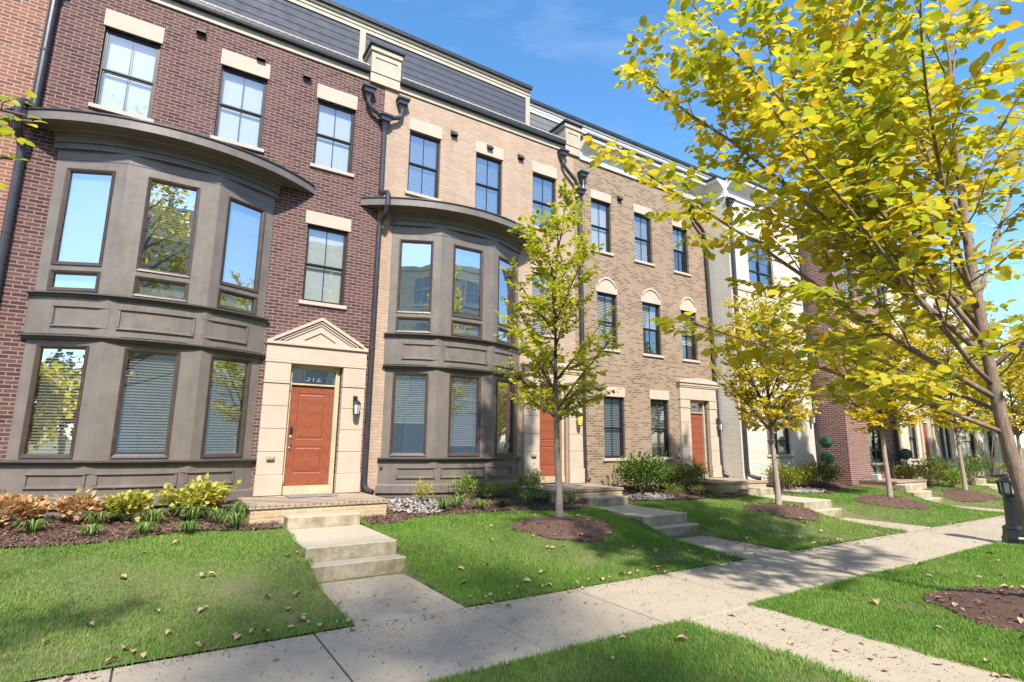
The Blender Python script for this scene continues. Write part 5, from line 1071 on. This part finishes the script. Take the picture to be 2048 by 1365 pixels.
TF = [(-1.35, -1.42, .42, .17, 'liriope tuft nearest the left edge, before the pink hydrangea'), (-.62, -1.30, .52, .22, 'liriope tuft before the sparse peach hydrangea'), (.08, -1.38, .55, .22, 'liriope tuft before the middle yellow hydrangea'), (.62, -1.42, .50, .26, 'upright liriope tuft between the yellow hydrangeas'), (1.02, -1.55, .42, .22, 'liriope tuft before the largest hydrangea'), (1.22, -1.95, .42, .22, 'liriope tuft at the lawn edge near the porch corner'), (1.32, -1.35, .5, .26, 'dark liriope tuft touching the porch corner'), (-.65, -1.85, .34, .15, 'thin pale liriope tuft at the lawn edge, left part'), (.0, -1.9, .4, .15, 'yellowed liriope tuft at the lawn edge'), (.55, -2.05, .38, .17, 'bright liriope tuft at the sunny lawn edge'),
      (4.95, -1.72, .5, .26, 'bright liriope tuft beside the river pebbles'), (5.35, -1.55, .42, .24, 'liriope tuft just right of the pebbles tuft'), (5.75, -1.78, .45, .20, 'low liriope tuft below the round nandina'), (6.45, -1.55, .3, .14, 'smallest liriope tuft in the middle of the mulch'), (6.95, -1.72, .48, .30, 'tall liriope tuft behind the elm mulch'), (7.55, -1.5, .42, .22, 'liriope tuft beside the peach house porch'), (8.1, -1.85, .36, .24, 'liriope tuft at the foot of the peach porch')]
for k, (x, y, w_, h, lab) in enumerate(TF): tuft(x, y, w_*1.35, h*1.25, lab, 100+k, 64)
def topiary(x, y, z, balls, label, seed):
    r = np.random.default_rng(seed); T = thing('topiary', (x, y, z), label, 'plant', 'potted ball topiaries'); mb = MB(); mb.lathe([(.13, z), (.17, z+.28), (.18, z+.30), (.15, z+.30), (.14, z+.27)], (x, y), 14); mb.build('pot', M['kerb'], T)
    mb = MB(); mb.tube([(x, y, z+.25), (x, y, z+balls[-1][0])], .015, 6); mb.build('stem', M['bark'], T)
    for zc, rad in balls:
        n = 1500; d = r.normal(0, 1, (n, 3)); d /= np.linalg.norm(d, axis=1)[:, None]; P = np.array((x, y, z+zc))+d*rad*r.uniform(.82, 1., (n, 1)); D = np.cross(d, r.normal(0, 1, (n, 3)))+d*.35; D /= np.linalg.norm(D, axis=1)[:, None]; X = np.cross(D, d); X /= np.linalg.norm(X, axis=1)[:, None]; scatter('foliage', NARROW_V, LEAF_F, P, np.stack([X, D, np.cross(X, D)], -1), r.uniform(.04, .07, n), M['leaf_topiary'], T)
topiary(19.75, -1.5, .66, [(.78, .21), (1.32, .19)], 'double-ball topiary in a pot beside the plum side wall', 120); topiary(22.95+.9, -2.25, .62, [(.95, .19)], 'single-ball topiary right of the plum house window', 121)
T = thing('potted_grass', (20.3, -2.75, .73), 'pale square pot with spiky blue-green grass on the porch', 'plant')
mb = MB(); mb.bbox(20.18, 20.42, -2.87, -2.63, .73, .95, .02); mb.build('pot', M['kerb'], T); r = np.random.default_rng(5); V = []
for k in range(46): a = r.uniform(0, 6.3); q = r.uniform(.03, .26); d = np.array((math.cos(a), math.sin(a), 0)); s = np.array((-d[1], d[0], 0))*.008; b = np.array((20.3, -2.75, .93)); l = r.uniform(.3, .55); V += [b-s, b+s, b+d*q*.5+np.array((0, 0, l*.7))+s, b+d*q*.5+np.array((0, 0, l*.7))-s, b+d*q+np.array((0, 0, l))]
npmesh('foliage', np.array(V), (GF[None]+(np.arange(46)*5)[:, None, None]).reshape(-1, 3), M['leaf_topiary'], T)

# ------------------------------------------------------------------ bollard light
bx, by = 14.42, -7.84
T = thing('bollard_light', (bx, by, 0), 'black octagonal cast bollard light half hidden by the big elm trunk', 'bollard light')
mb = MB(); mb.lathe([(.36, -.05), (.36, .03), (.34, .04)], (bx, by), 20); mb.build('footing', M['kerb'], T)
mb = MB(); e = R(22.5); mb.lathe([(.275, .041), (.275, .16), (.255, .19), (.25, .20), (.235, .33), (.245, .35), (.235, .385), (.20, .41), (.165, .43), (.150, .95), (.165, .97), (.165, .99), (.15, 1.0), (.15, 1.04), (.175, 1.06), (.18, 1.085), (.215, 1.10), (.215, 1.115), (.14, 1.12)], (bx, by), 8, e); mb.build('post', M['black_metal'], T)
mb = MB()
for k in range(8): a = e+k*math.pi/4; mb.tube([(bx+.185*math.cos(a), by+.185*math.sin(a), 1.116), (bx+.20*math.cos(a), by+.20*math.sin(a), 1.37)], .022, 6)
mb.lathe([(.21, 1.355), (.24, 1.37), (.245, 1.385), (.24, 1.395), (.18, 1.41), (.15, 1.45), (.09, 1.485), (.03, 1.50), (.02, 1.52)], (bx, by), 8, e); mb.build('cap', M['black_metal'], T)
mb = MB(); mb.lathe([(.165, 1.121), (.18, 1.354)], (bx, by), 8, e); mb.build('lamp_glass', M['lamp_glass'], T)
T.scale = (.84, .84, .88)
